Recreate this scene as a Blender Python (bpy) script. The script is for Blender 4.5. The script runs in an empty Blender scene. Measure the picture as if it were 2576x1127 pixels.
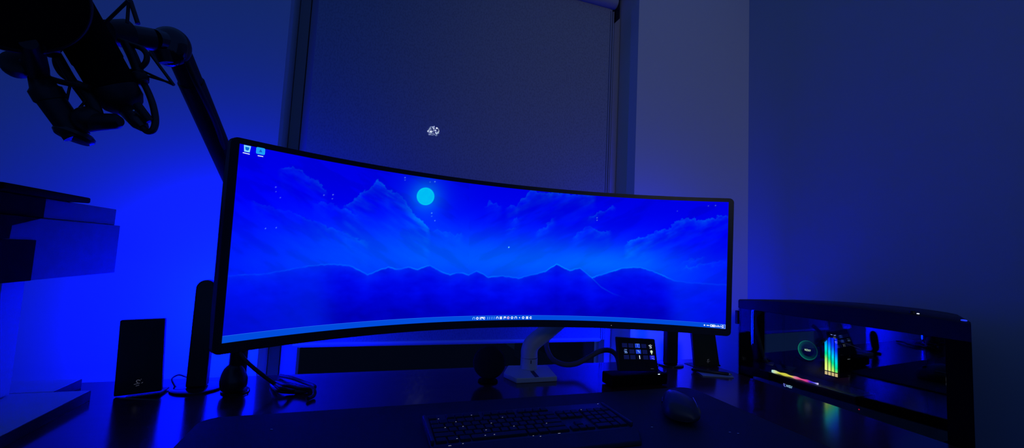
import bpy, bmesh, math, random
import numpy as np
from mathutils import Vector, Matrix

random.seed(7)
C = bpy.context.scene.collection
V = Vector
# ------------------------------------------------------------------ camera
F, CX, CY = 1056.97, 1288.0, 563.5
YAW, PITCH, ROLL = (math.radians(a) for a in (18.753, 4.455, 2.835))
CZ = 1.09                      # eye height above the floor; desk top is at 0.74
DZ = 0.74
_f = V((math.sin(YAW) * math.cos(PITCH), math.cos(YAW) * math.cos(PITCH), math.sin(PITCH)))
_r0 = V((math.cos(YAW), -math.sin(YAW), 0))
_u0 = _r0.cross(_f)
_r = _r0 * math.cos(ROLL) + _u0 * math.sin(ROLL)
_u = -_r0 * math.sin(ROLL) + _u0 * math.cos(ROLL)
EYE = V((0, 0, CZ))


def ray(px, py):
    return _r * ((px - CX) / F) - _u * ((py - CY) / F) + _f


def at(px, py, x=None, y=None, z=None, d=None):
    """place seen at photo pixel (px, py) on the plane x=, y=, z= or at depth d"""
    r = ray(px, py)
    if x is not None: s = x / r.x
    elif y is not None: s = y / r.y
    elif z is not None: s = (z - CZ) / r.z
    else: s = d
    return EYE + r * s


def topix(P):
    q = np.asarray(P) - np.array(EYE)
    a, b, c = q @ np.array(_r), q @ np.array(_u), q @ np.array(_f)
    return CX + F * a / c, CY - F * b / c


cam = bpy.data.cameras.new('camera')
cam.sensor_width = 36.0
cam.lens = 36.0 * F / 2576.0
cam.clip_start = 0.02
co = bpy.data.objects.new('camera', cam)
C.objects.link(co)
co.matrix_world = Matrix(((_r.x, _u.x, -_f.x, 0), (_r.y, _u.y, -_f.y, 0), (_r.z, _u.z, -_f.z, CZ), (0, 0, 0, 1)))
bpy.context.scene.camera = co

# ------------------------------------------------------------------ materials
def mat(name, col, rough=.5, metal=0.0, spec=.5, noise=0.0, nscale=40, bump=0.0, bscale=200, emit=None, es=1.0, coat=0.0, sheen=0.0):
    m = bpy.data.materials.new(name); m.use_nodes = True
    nt = m.node_tree; b = nt.nodes['Principled BSDF']
    b.inputs['Base Color'].default_value = (*col, 1)
    b.inputs['Roughness'].default_value = rough
    b.inputs['Metallic'].default_value = metal
    b.inputs['Specular IOR Level'].default_value = spec
    if coat: b.inputs['Coat Weight'].default_value = coat
    tc = nt.nodes.new('ShaderNodeTexCoord')
    if noise:
        n = nt.nodes.new('ShaderNodeTexNoise'); n.inputs['Scale'].default_value = nscale; n.inputs['Detail'].default_value = 4
        nt.links.new(tc.outputs['Object'], n.inputs['Vector'])
        mr = nt.nodes.new('ShaderNodeMapRange'); mr.inputs['To Min'].default_value = max(0, rough - noise); mr.inputs['To Max'].default_value = min(1, rough + noise)
        nt.links.new(n.outputs['Fac'], mr.inputs['Value']); nt.links.new(mr.outputs['Result'], b.inputs['Roughness'])
    if bump:
        n = nt.nodes.new('ShaderNodeTexNoise'); n.inputs['Scale'].default_value = bscale; n.inputs['Detail'].default_value = 3
        nt.links.new(tc.outputs['Object'], n.inputs['Vector'])
        bp = nt.nodes.new('ShaderNodeBump'); bp.inputs['Strength'].default_value = bump; bp.inputs['Distance'].default_value = .001
        nt.links.new(n.outputs['Fac'], bp.inputs['Height']); nt.links.new(bp.outputs['Normal'], b.inputs['Normal'])
    if emit:
        b.inputs['Emission Color'].default_value = (*emit, 1); b.inputs['Emission Strength'].default_value = es
    return m


def lin(r, g, b):
    return tuple((c / 255 / 12.92) if c / 255 <= .04045 else ((c / 255 + .055) / 1.055) ** 2.4 for c in (r, g, b))


def glow(name, col, s):
    m = bpy.data.materials.new(name); m.use_nodes = True
    nt = m.node_tree; nt.nodes.clear()
    e = nt.nodes.new('ShaderNodeEmission'); e.inputs[0].default_value = (*col, 1); e.inputs[1].default_value = s
    o = nt.nodes.new('ShaderNodeOutputMaterial'); nt.links.new(e.outputs[0], o.inputs[0])
    return m


def attr_glow(name, s):
    m = bpy.data.materials.new(name); m.use_nodes = True
    nt = m.node_tree; nt.nodes.clear()
    a = nt.nodes.new('ShaderNodeAttribute'); a.attribute_name = 'picture'
    e = nt.nodes.new('ShaderNodeEmission'); e.inputs[1].default_value = s
    nt.links.new(a.outputs['Color'], e.inputs[0])
    o = nt.nodes.new('ShaderNodeOutputMaterial'); nt.links.new(e.outputs[0], o.inputs[0])
    return m


def pane_mat(name, tint, ior=1.5, rough=0.0):
    """thin pane: fresnel mix of see-through and mirror"""
    m = bpy.data.materials.new(name); m.use_nodes = True
    nt = m.node_tree; nt.nodes.clear()
    t = nt.nodes.new('ShaderNodeBsdfTransparent'); t.inputs[0].default_value = (*tint, 1)
    g = nt.nodes.new('ShaderNodeBsdfGlossy'); g.inputs['Roughness'].default_value = rough
    lw = nt.nodes.new('ShaderNodeLayerWeight'); lw.inputs[0].default_value = .5
    pw = nt.nodes.new('ShaderNodeMath'); pw.operation = 'POWER'; pw.inputs[1].default_value = 5
    fr = nt.nodes.new('ShaderNodeMapRange'); fr.inputs['To Min'].default_value = ((ior - 1) / (ior + 1)) ** 2
    nt.links.new(lw.outputs['Facing'], pw.inputs[0]); nt.links.new(pw.outputs[0], fr.inputs['Value'])
    mx = nt.nodes.new('ShaderNodeMixShader')
    nt.links.new(fr.outputs[0], mx.inputs[0]); nt.links.new(t.outputs[0], mx.inputs[1]); nt.links.new(g.outputs[0], mx.inputs[2])
    o = nt.nodes.new('ShaderNodeOutputMaterial'); nt.links.new(mx.outputs[0], o.inputs[0])
    return m


def wood_mat():
    m = mat('dark_wood', (.05, .018, .014), .3, spec=.6)
    nt = m.node_tree; b = nt.nodes['Principled BSDF']
    tc = nt.nodes.new('ShaderNodeTexCoord'); mp = nt.nodes.new('ShaderNodeMapping'); mp.inputs['Scale'].default_value = (1.2, 22, 22)
    n = nt.nodes.new('ShaderNodeTexNoise'); n.inputs['Scale'].default_value = 3; n.inputs['Detail'].default_value = 6
    cr = nt.nodes.new('ShaderNodeValToRGB')
    cr.color_ramp.elements[0].position = .3; cr.color_ramp.elements[0].color = (.05, .014, .012, 1)
    cr.color_ramp.elements[1].position = .7; cr.color_ramp.elements[1].color = (.10, .03, .026, 1)
    nt.links.new(tc.outputs['Object'], mp.inputs[0]); nt.links.new(mp.outputs[0], n.inputs['Vector'])
    nt.links.new(n.outputs['Fac'], cr.inputs[0]); nt.links.new(cr.outputs[0], b.inputs['Base Color'])
    mr = nt.nodes.new('ShaderNodeMapRange'); mr.inputs['To Min'].default_value = .13; mr.inputs['To Max'].default_value = .19
    nt.links.new(n.outputs['Fac'], mr.inputs['Value']); nt.links.new(mr.outputs[0], b.inputs['Roughness'])
    return m


def blind_mat():
    """dense roller-screen cloth: nearly opaque, a little light comes through the weave"""
    m = bpy.data.materials.new('blind_cloth'); m.use_nodes = True
    nt = m.node_tree; b = nt.nodes['Principled BSDF']; o = nt.nodes['Material Output']
    b.inputs['Base Color'].default_value = (.36, .37, .38, 1); b.inputs['Roughness'].default_value = .8
    tc = nt.nodes.new('ShaderNodeTexCoord'); mp = nt.nodes.new('ShaderNodeMapping'); mp.inputs['Scale'].default_value = (1, 1, .55)
    n = nt.nodes.new('ShaderNodeTexNoise'); n.inputs['Scale'].default_value = 230; n.inputs['Detail'].default_value = 2
    nt.links.new(tc.outputs['Object'], mp.inputs[0]); nt.links.new(mp.outputs[0], n.inputs['Vector'])
    mr = nt.nodes.new('ShaderNodeMapRange'); mr.inputs['From Min'].default_value = .42; mr.inputs['From Max'].default_value = .68
    mr.inputs['To Min'].default_value = .01; mr.inputs['To Max'].default_value = .22
    nt.links.new(n.outputs['Fac'], mr.inputs['Value'])
    t = nt.nodes.new('ShaderNodeBsdfTransparent'); mx = nt.nodes.new('ShaderNodeMixShader')
    nt.links.new(mr.outputs[0], mx.inputs[0]); nt.links.new(b.outputs[0], mx.inputs[1]); nt.links.new(t.outputs[0], mx.inputs[2])
    nt.links.new(mx.outputs[0], o.inputs[0])
    return m


M = {}
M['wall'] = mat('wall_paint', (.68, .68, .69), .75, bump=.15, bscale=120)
M['wall_right'] = mat('shaded_wall_paint', (.36, .45, .52), .8, bump=.15, bscale=120)  # wall paint darkened to imitate the weaker light on this side
M['floor'] = mat('floor_boards', (.10, .07, .05), .5, noise=.1)
M['frame'] = mat('window_frame_paint', (.36, .36, .38), .5, noise=.08)
M['gasket'] = mat('window_gasket', (.01, .01, .012), .7)
M['wood'] = wood_mat()
M['black'] = mat('black_plastic', (.006, .006, .008), .45, spec=.35, noise=.06)
M['satin'] = mat('satin_black', (.008, .008, .012), .3, spec=.5, noise=.05)
M['matte'] = mat('matte_black', (.003, .003, .004), .8, spec=.04, noise=.08)
M['gloss'] = mat('gloss_black', (.006, .006, .01), .12, spec=.6, noise=.03)
M['metal_dark'] = mat('dark_metal', (.02, .02, .025), .3, metal=.8, noise=.08)
M['navy'] = mat('charcoal_fabric', (.02, .02, .028), .9, spec=.2, bump=.4, bscale=900)
M['matcloth'] = mat('desk_mat_cloth', (.024, .026, .036), .75, spec=.3, bump=.3, bscale=700)
M['white'] = mat('white_lacquer', (.62, .62, .63), .4, noise=.08)
M['whitebox'] = mat('white_melamine', (.55, .55, .56), .45, noise=.08)
M['edge'] = mat('painted_side_shade', (.03, .03, .034), .6, noise=.06)  # dark tone standing in for shade on side faces of board and block
M['greybox'] = mat('grey_laminate', (.13, .13, .14), .5, noise=.08)
M['greycab'] = mat('cable_sleeve', (.10, .10, .12), .6, bump=.5, bscale=500)
M['rubber'] = mat('black_rubber', (.008, .008, .009), .5, noise=.06)
M['key'] = mat('key_plastic', (.016, .017, .022), .55, spec=.35, noise=.06)
M['kbcase'] = mat('keyboard_case', (.03, .031, .042), .4, spec=.5, noise=.06)
M['mark'] = mat('grey_print', (.35, .35, .38), .5, emit=(.3, .3, .36), es=.12)
M['keymark'] = glow('key_backlight', (.55, .6, .9), .55)
M['silver'] = mat('silver_metal', (.5, .5, .55), .25, metal=1.0, noise=.05)
M['paper'] = mat('pale_card', (.35, .45, .55), .6, noise=.08)
M['pcglass'] = pane_mat('tinted_glass', (.88, .9, .92), 2.3)
M['glass'] = pane_mat('window_glass', (.9, .92, .95), 1.5)
M['blind'] = blind_mat()
M['bar_light'] = glow('blue_led_diffuser', (0.0, .0022, 1.0), 430.0)
M['screen'] = attr_glow('screen_picture', 1.0)
M['rgb'] = attr_glow('rgb_led', 1.0)

# ------------------------------------------------------------------ mesh tools
ORG = {}


class MB:
    def __init__(s): s.v, s.f, s.hard = [], [], False

    def add(s, vs, fs):
        o = len(s.v); s.v += [V(p) for p in vs]; s.f += [tuple(i + o for i in q) for q in fs]; return s

    def bm(s, bm_):
        bm_.verts.ensure_lookup_table(); bm_.verts.index_update()
        s.add([v.co.copy() for v in bm_.verts], [[v.index for v in q.verts] for q in bm_.faces]); bm_.free(); return s

    def box(s, lo, hi, bev=0.0, seg=2, rot=None, shear=None):
        s.hard = True; lo, hi = V(lo), V(hi); b = bmesh.new(); bmesh.ops.create_cube(b, size=1)
        for v in b.verts: v.co = V([v.co[i] * (hi[i] - lo[i]) for i in range(3)])
        if bev: bmesh.ops.bevel(b, geom=list(b.edges), offset=bev, segments=seg, profile=.5, affect='EDGES')
        c = (lo + hi) / 2
        for v in b.verts:
            v.co = (rot @ v.co if rot else v.co) + c
        return s.bm(b)

    def hexa(s, q0, q1, bev=0.0, seg=2):
        """solid between two quads (same winding)"""
        s.hard = True; b = bmesh.new(); vs = [b.verts.new(p) for p in list(q0) + list(q1)]
        n = len(q0)
        b.faces.new(vs[:n][::-1]); b.faces.new(vs[n:])
        for i in range(n): b.faces.new((vs[i], vs[(i + 1) % n], vs[n + (i + 1) % n], vs[n + i]))
        bmesh.ops.recalc_face_normals(b, faces=b.faces)
        if bev: bmesh.ops.bevel(b, geom=list(b.edges), offset=bev, segments=seg, profile=.5, affect='EDGES')
        return s.bm(b)

    def prism(s, poly, off, bev=0.0, seg=2):
        off = V(off); return s.hexa([V(p) for p in poly], [V(p) + off for p in poly], bev, seg)

    def tube(s, pts, r, n=10, closed=False, caps=True):
        pts = [V(p) for p in pts]; N = len(pts)
        rs = r if isinstance(r, (list, tuple)) else [r] * N
        rings = []; up = None
        for i in range(N):
            a = pts[(i - 1) % N] if (closed or i > 0) else pts[i]; c = pts[(i + 1) % N] if (closed or i < N - 1) else pts[i]
            t = (c - a).normalized()
            if up is None:
                up = t.orthogonal().normalized()
            up = (up - t * up.dot(t)).normalized(); w = t.cross(up)
            rings.append([pts[i] + (up * math.cos(k * 2 * math.pi / n) + w * math.sin(k * 2 * math.pi / n)) * rs[i] for k in range(n)])
        vs = [p for q in rings for p in q]; fs = []
        for i in range(N if closed else N - 1):
            j = (i + 1) % N
            sh = 0
            if closed and j == 0:
                d = [(rings[0][k] - rings[i][0]).length for k in range(n)]; sh = d.index(min(d))
            for k in range(n): fs.append((i * n + k, i * n + (k + 1) % n, j * n + (k + 1 + sh) % n, j * n + (k + sh) % n))
        if not closed and caps: fs += [tuple(range(n))[::-1], tuple((N - 1) * n + k for k in range(n))]
        return s.add(vs, fs)

    def lathe(s, prof, o, axis, n=32, caps=True):
        """prof: list of (r, h) along axis from o"""
        o, axis = V(o), V(axis).normalized(); a = axis.orthogonal().normalized(); b = axis.cross(a)
        vs = [o + axis * h + (a * math.cos(k * 2 * math.pi / n) + b * math.sin(k * 2 * math.pi / n)) * max(r, 1e-5) for r, h in prof for k in range(n)]
        fs = [(i * n + k, i * n + (k + 1) % n, (i + 1) * n + (k + 1) % n, (i + 1) * n + k) for i in range(len(prof) - 1) for k in range(n)]
        if caps: fs += [tuple(range(n))[::-1], tuple((len(prof) - 1) * n + k for k in range(n))]
        return s.add(vs, fs)

    def ball(s, c, r, n=20, m=12, sc=(1, 1, 1)):
        c = V(c); vs = []; fs = []
        for i in range(m + 1):
            t = math.pi * i / m
            for k in range(n):
                p = 2 * math.pi * k / n
                vs.append(c + V((math.sin(t) * math.cos(p) * r * sc[0], math.sin(t) * math.sin(p) * r * sc[1], math.cos(t) * r * sc[2])))
        for i in range(m):
            for k in range(n): fs.append((i * n + k, (i + 1) * n + k, (i + 1) * n + (k + 1) % n, i * n + (k + 1) % n))
        return s.add(vs, fs)

    def build(s, name, m, parent=None, smooth=None, weld=False):
        me = bpy.data.meshes.new(name)
        lo = V([min(p[i] for p in s.v) for i in range(3)]); hi = V([max(p[i] for p in s.v) for i in range(3)]); c = (lo + hi) / 2
        if parent is None: c.z = lo.z
        me.from_pydata([p - c for p in s.v], [], s.f); me.update()
        b = bmesh.new(); b.from_mesh(me)
        bmesh.ops.remove_doubles(b, verts=b.verts, dist=1e-6)
        bmesh.ops.recalc_face_normals(b, faces=b.faces); b.to_mesh(me); b.free()
        if smooth is not False:
            for p in me.polygons: p.use_smooth = True
            me.set_sharp_from_angle(angle=math.radians(smooth or 38))
            if s.hard:                       # broad flat sides stay flat, only the rounded edges are shaded smooth
                big = max(p.area for p in me.polygons)
                for p in me.polygons:
                    if p.area > .04 * big: p.use_smooth = False
        me.materials.append(m)
        o = bpy.data.objects.new(name, me); C.objects.link(o)
        put(o, c, parent); return o


def put(o, c, parent):
    c = V(c); ORG[o.name] = c
    if parent is not None:
        o.parent = parent; o.location = c - ORG[parent.name]
    else: o.location = c


def tag(o, label, cat, group=None):
    o['label'] = label; o['category'] = cat
    if group: o['group'] = group
    return o


def thing(name, label, cat, loc, group=None):
    o = bpy.data.objects.new(name, None); o.empty_display_size = .03; C.objects.link(o); put(o, loc, None)
    return tag(o, label, cat, group)


def struct(name, mb, m):
    o = mb.build(name, m, smooth=False); o['kind'] = 'structure'; return o


def smoothpath(pts, k=6):
    """Catmull-Rom through pts"""
    pts = [V(p) for p in pts]; out = []
    P = [pts[0] * 2 - pts[1]] + pts + [pts[-1] * 2 - pts[-2]]
    for i in range(1, len(P) - 2):
        for j in range(k):
            t = j / k; a, b, c, d = P[i - 1:i + 3]
            out.append(.5 * ((2 * b) + (c - a) * t + (2 * a - 5 * b + 4 * c - d) * t * t + (3 * b - a - 3 * c + d) * t ** 3))
    return out + [pts[-1]]


def strokes(mb, org, ux, uy, polys, w, nrm, th=.0004):
    """flat lettering: polylines in (x, y) drawn as thin ribbons of width w"""
    ux, uy, nrm = V(ux), V(uy), V(nrm)
    for pl in polys:
        for (x0, y0), (x1, y1) in zip(pl[:-1], pl[1:]):
            d = V((x1 - x0, y1 - y0, 0)); L = d.length
            if L < 1e-9: continue
            d /= L; n = V((-d.y, d.x, 0)) * w / 2; e = d * w * .3
            q = [(x0 - e.x + n.x, y0 - e.y + n.y), (x0 - e.x - n.x, y0 - e.y - n.y), (x1 + e.x - n.x, y1 + e.y - n.y), (x1 + e.x + n.x, y1 + e.y + n.y)]
            mb.prism([V(org) + ux * a + uy * b for a, b in q], nrm * th)


# ------------------------------------------------------------------ setting
YW, YI, YB, XR = 1.450, 1.606, 1.490, 1.620
XL0, XR0 = -.286, 1.012            # window opening
DK = 1.306                        # back edge of desk
TOP = 2.55
struct('floor', MB().box((-2.3, -2.9, -.05), (XR + .1, YI + .2, 0)), M['floor'])
w = MB()
w.box((-2.3, YW, 0), (XL0, YI + .12, TOP)); w.box((XR0, YW, 0), (XR + .1, YI + .12, TOP))
w.box((XL0, YW, 0), (XR0, YI + .12, DZ - .16)); w.box((XL0, YW, 2.28), (XR0, YI + .12, TOP))
struct('wall_back', w, M['wall'])
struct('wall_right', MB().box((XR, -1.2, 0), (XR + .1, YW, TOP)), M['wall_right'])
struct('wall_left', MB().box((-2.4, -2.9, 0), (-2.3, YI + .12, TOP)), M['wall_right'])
struct('outside_glow_blocker', MB().box((-14, 11.0, -3), (20, 11.2, 9)), mat('glow_blocker_black', (.004, .004, .004), .9, bump=.5, bscale=20))  # added dark sheet, keeps the world's blue glow out of the window
# window: frame, gasket line, pane
wf = MB()
xa, xb = XL0 + .002, at(811, 0, y=YI).x
xm = at(787, 0, y=YI).x
z0, z1 = DZ - .158, 2.28
wf.box((xa, YI - .012, z0), (xm - .0016, YI + .05, z1), .002); wf.box((xm + .0016, YI - .018, z0), (xb + .02, YI + .05, z1), .003)
xr = at(1537, 480, y=YI).x
wf.box((xr - .02, YI - .018, z0), (xr + .010, YI + .05, z1), .003); wf.box((xr + .013, YI - .010, z0), (XR0 - .002, YI + .05, z1), .002)
wf.box((xb, YI - .01, z0), (xr, YI + .05, z0 + .012), .002); wf.box((xb, YI - .01, z1 - .06), (xr, YI + .05, z1), .002)
win = wf.build('window_1', M['frame']); win['kind'] = 'structure'
g = MB(); g.box((xm - .0016, YI - .002, z0), (xm + .0016, YI + .02, z1)); g.box((xr + .010, YI - .006, z0), (xr + .013, YI + .02, z1)); g.build('gasket', M['gasket'], win)
MB().box((xb + .021, YI + .028, z0 + .012), (xr - .021, YI + .034, z1 - .06)).build('pane', M['glass'], win)

# roller blind
bl = thing('roller_blind', 'dark grey roller blind pulled down over the window behind the curved monitor', 'window blind', (.33, YB, 1.9))
bx0, bx1 = at(803, 0, y=YB).x, at(1541, 60, y=YB).x
zb = at(1120, 861, y=YB).z
tubez = at(1500, 14, y=YB).z + .022
MB().box((bx0, YB - .0008, zb), (bx1 - .012, YB + .0008, tubez)).build('blind_cloth', M['blind'], bl)
MB().tube([(bx0 - .01, YB - .006, tubez + .004), (bx1 + .008, YB - .006, tubez + .004)], .025, 24).build('roller_tube', M['frame'], bl)
b0, b1 = at(736, 866, y=YB), at(1508, 855, y=YB)
MB().tube([V((b0.x, YB - .003, zb)), V((b0.x + .02, YB - .003, zb)), V((b1.x - .01, YB - .003, zb)), V((b1.x, YB - .003, zb))], [.003, .0075, .0075, .005], 12).build('bottom_bar', M['white'], bl)
MB().box((bx1 + .009, YB - .035, tubez - .075), (bx1 + .013, YB + .02, tubez + .03), .001).build('end_bracket', M['black'], bl)
tr = MB()
tr.box((bx1 - .010, YB - .004, zb), (bx1 - .004, YB + .010, tubez - .03), .001); tr.box((bx1 - .0005, YB - .004, zb), (bx1 + .005, YB + .010, tubez - .03), .001)
tr.build('side_channel', M['frame'], bl)

# street lamp far beyond the blind
lp = at(1090, 331, y=9.0)
sl = thing('street_lamp', 'small bright street lamp shining through the weave of the dark roller blind', 'street lamp', (lp.x, lp.y, lp.z - 4.2))
MB().ball(lp, .125, sc=(1.05, 1, .95)).build('lamp_globe', glow('lamp_glow', (.85, .95, 1.0), 45), sl)
MB().lathe([(.09, -4.2), (.06, -4.0), (.045, -.3), (.08, -.14), (.09, -.11)], lp, (0, 0, 1), 16).build('pole', M['metal_dark'], sl)

# ------------------------------------------------------------------ desk
XD = 1.197
dk = thing('desk', 'dark reddish wood desk top running below the monitor to the computer tower', 'desk', (.0, .85, 0))
MB().box((-1.15, .40, DZ - .03), (XD, DK, DZ), .003).build('tabletop', M['wood'], dk)
for x_, y_ in ((-1.1, .46), (-1.1, 1.24), (1.12, .46), (1.12, 1.24)):
    MB().box((x_ - .025, y_ - .025, 0), (x_ + .025, y_ + .025, DZ - .03), .003).build('leg', M['matte'], dk)
PB = .53                          # underside of the computer tower
MB().box((1.10, .47, PB - .035), (XR - .01, 1.29, PB), .003).build('lower_shelf', M['wood'], dk)
for x_, y_ in ((1.57, .50), (1.57, 1.25)):
    MB().box((x_ - .02, y_ - .02, 0), (x_ + .02, y_ + .02, PB - .035), .003).build('leg', M['matte'], dk)

# desk mat
x0, x1, y0, y1, r = -.283, .898, .56, 1.0, .035
pl = []
for (cx, cy, a0) in ((x1 - r, y1 - r, 0), (x0 + r, y1 - r, 90), (x0 + r, y0 + r, 180), (x1 - r, y0 + r, 270)):
    for k in range(9):
        a = math.radians(a0 + k * 90 / 8); pl.append(V((cx + r * math.cos(a), cy + r * math.sin(a), DZ + .0003)))
m_ = MB().prism(pl, (0, 0, .0035)).build('desk_mat', M['matcloth'])
tag(m_, 'large dark navy cloth desk mat with rounded corners under the keyboard and mouse', 'desk mat')
ZM = DZ + .0038

# ------------------------------------------------------------------ monitor
MP = V((.33548, 1.02023, .00748 + CZ)); MY, MT, MR = (math.radians(a) for a in (-2.65, -1.274, .268)); RAD = 1.0
W, H = 1.193, .336


def mon(s, v, off=0.0):
    """point on the monitor: s = arc length from the middle, v = height from the middle, off = distance behind the glass"""
    x, y = (RAD + off) * math.sin(s / RAD), -(RAD * (1 - math.cos(s / RAD))) + off * math.cos(s / RAD)
    y2 = y * math.cos(MT) + v * math.sin(MT); z2 = -y * math.sin(MT) + v * math.cos(MT)
    x2 = x * math.cos(MR) - z2 * math.sin(MR); z3 = x * math.sin(MR) + z2 * math.cos(MR)
    return V((MP.x + x2 * math.cos(MY) + y2 * math.sin(MY), MP.y - x2 * math.sin(MY) + y2 * math.cos(MY), MP.z + z3))


mo = thing('curved_monitor', 'very wide curved black monitor showing a blue moonlit mountain scene', 'monitor', mon(0, -.2, .05))
BS, BT, BB = .0135, .0105, .0185
S0, S1, V0, V1 = -W / 2 - BS, W / 2 + BS, -H / 2 - BB, H / 2 + BT
hb = MB(); NS = 90; vs = []; fs = []; rc = .012
cols = []
for i in range(NS + 1):
    s = S0 + (S1 - S0) * (.5 - .5 * math.cos(math.pi * i / NS))
    e = min(s - S0, S1 - s); dh = rc - math.sqrt(max(0, rc * rc - max(0, rc - e) ** 2))
    dep = .016 + .012 * min(1, e / .1) + .05 * math.exp(-(s / .26) ** 2)
    ins = min(.01, .5 * rc)
    a, b = V0 + dh, V1 - dh
    prof = [(a, .001), (b, .001), (b, .012), (b - .006, dep * .7), (b - .05, dep), (a + .05, dep), (a + .006, dep * .7), (a, .012)]
    vs += [mon(s, v, o) for v, o in prof]
n = 8
for i in range(NS):
    for k in range(n): fs.append((i * n + k, i * n + (k + 1) % n, (i + 1) * n + (k + 1) % n, (i + 1) * n + k))
fs += [tuple(range(n)), tuple(NS * n + k for k in range(n))[::-1]]
hb.add(vs, fs).build('housing', mat('monitor_bezel', (.008, .008, .012), .35, spec=.4, noise=.05), mo)

# --- the picture on the screen
rng = np.random.RandomState(3)


def vnoise(x, y, seed):
    r = np.random.RandomState(seed); g = r.rand(256, 256)
    xi, yi = np.floor(x).astype(int), np.floor(y).astype(int); fx, fy = x - xi, y - yi
    fx, fy = fx * fx * (3 - 2 * fx), fy * fy * (3 - 2 * fy)
    G = lambda a, b: g[a % 256, b % 256]
    return (G(xi, yi) * (1 - fx) + G(xi + 1, yi) * fx) * (1 - fy) + (G(xi, yi + 1) * (1 - fx) + G(xi + 1, yi + 1) * fx) * fy


def fbm(x, y, seed, o=4):
    t = 0; a = .5
    for k in range(o): t = t + a * vnoise(x * 2 ** k, y * 2 ** k, seed + k); a *= .5
    return t


def smooth(a, b, x):
    t = np.clip((x - a) / (b - a), 0, 1); return t * t * (3 - 2 * t)


RIDGE = [(540, 700), (600, 692), (660, 690), (720, 680), (780, 669), (830, 665), (880, 669), (905, 681), (925, 692), (940, 686), (960, 677), (978, 673), (996, 678), (1010, 677), (1027, 673), (1050, 678), (1065, 673), (1081, 669), (1092, 673), (1104, 681), (1132, 692), (1146, 688), (1163, 687), (1179, 692), (1190, 686), (1199, 682), (1212, 689), (1228, 698), (1264, 695), (1305, 700), (1340, 692), (1372, 683), (1400, 665), (1420, 675), (1434, 681), (1447, 677), (1460, 676), (1475, 688), (1489, 699), (1525, 688), (1563, 676), (1590, 674), (1611, 673), (1650, 686), (1695, 706), (1740, 712), (1850, 718)]
CLOUDS = [  # (top edge, strength, fade length, streak direction)
    ([(700, 428), (712, 420), (735, 419), (756, 430), (772, 442), (785, 447), (800, 454), (812, 468), (824, 482)], 34, 34, 1),
    ([(630, 505), (680, 520), (740, 535), (800, 560), (880, 590), (930, 610)], 16, 30, 1),
    ([(785, 508), (800, 508), (830, 512), (850, 520), (880, 528), (900, 540)], 20, 30, 1),
    ([(860, 520), (890, 500), (925, 478), (952, 452), (966, 462), (975, 478), (990, 478), (1004, 489), (1018, 503), (1028, 520), (1038, 535), (1062, 552), (1082, 580)], 44, 50, 1),
    ([(1085, 575), (1105, 580), (1130, 585), (1165, 590)], 16, 14, 1),
    ([(1218, 517), (1230, 509), (1243, 507), (1262, 515)], 34, 24, -1),
    ([(1272, 523), (1284, 514), (1300, 520), (1312, 500), (1326, 490), (1335, 478), (1550, 494), (1540, 505), (1500, 522)], 40, 36, -1),
    ([(1284, 555), (1300, 548), (1308, 560)], 22, 10, -1), ([(1440, 596), (1455, 580), (1475, 572), (1500, 575), (1538, 582)], 30, 20, -1),
    ([(1478, 549), (1500, 535), (1520, 528), (1549, 519)], 32, 10, -1), ([(1270, 578), (1290, 568), (1300, 572)], 18, 8, -1),
    ([(1345, 584), (1370, 570), (1385, 556), (1400, 545)], 26, 20, -1),
    ([(1570, 618), (1600, 598), (1636, 590), (1650, 580), (1658, 577), (1675, 575), (1690, 567), (1712, 556), (1722, 551), (1728, 548), (1748, 549), (1752, 554), (1790, 547), (1812, 544), (1836, 537)], 44, 34, -1),
    ([(1712, 662), (1740, 650), (1775, 647)], 16, 8, -1), ([(1715, 674), (1760, 664), (1830, 656)], 16, 6, -1),
]


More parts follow.
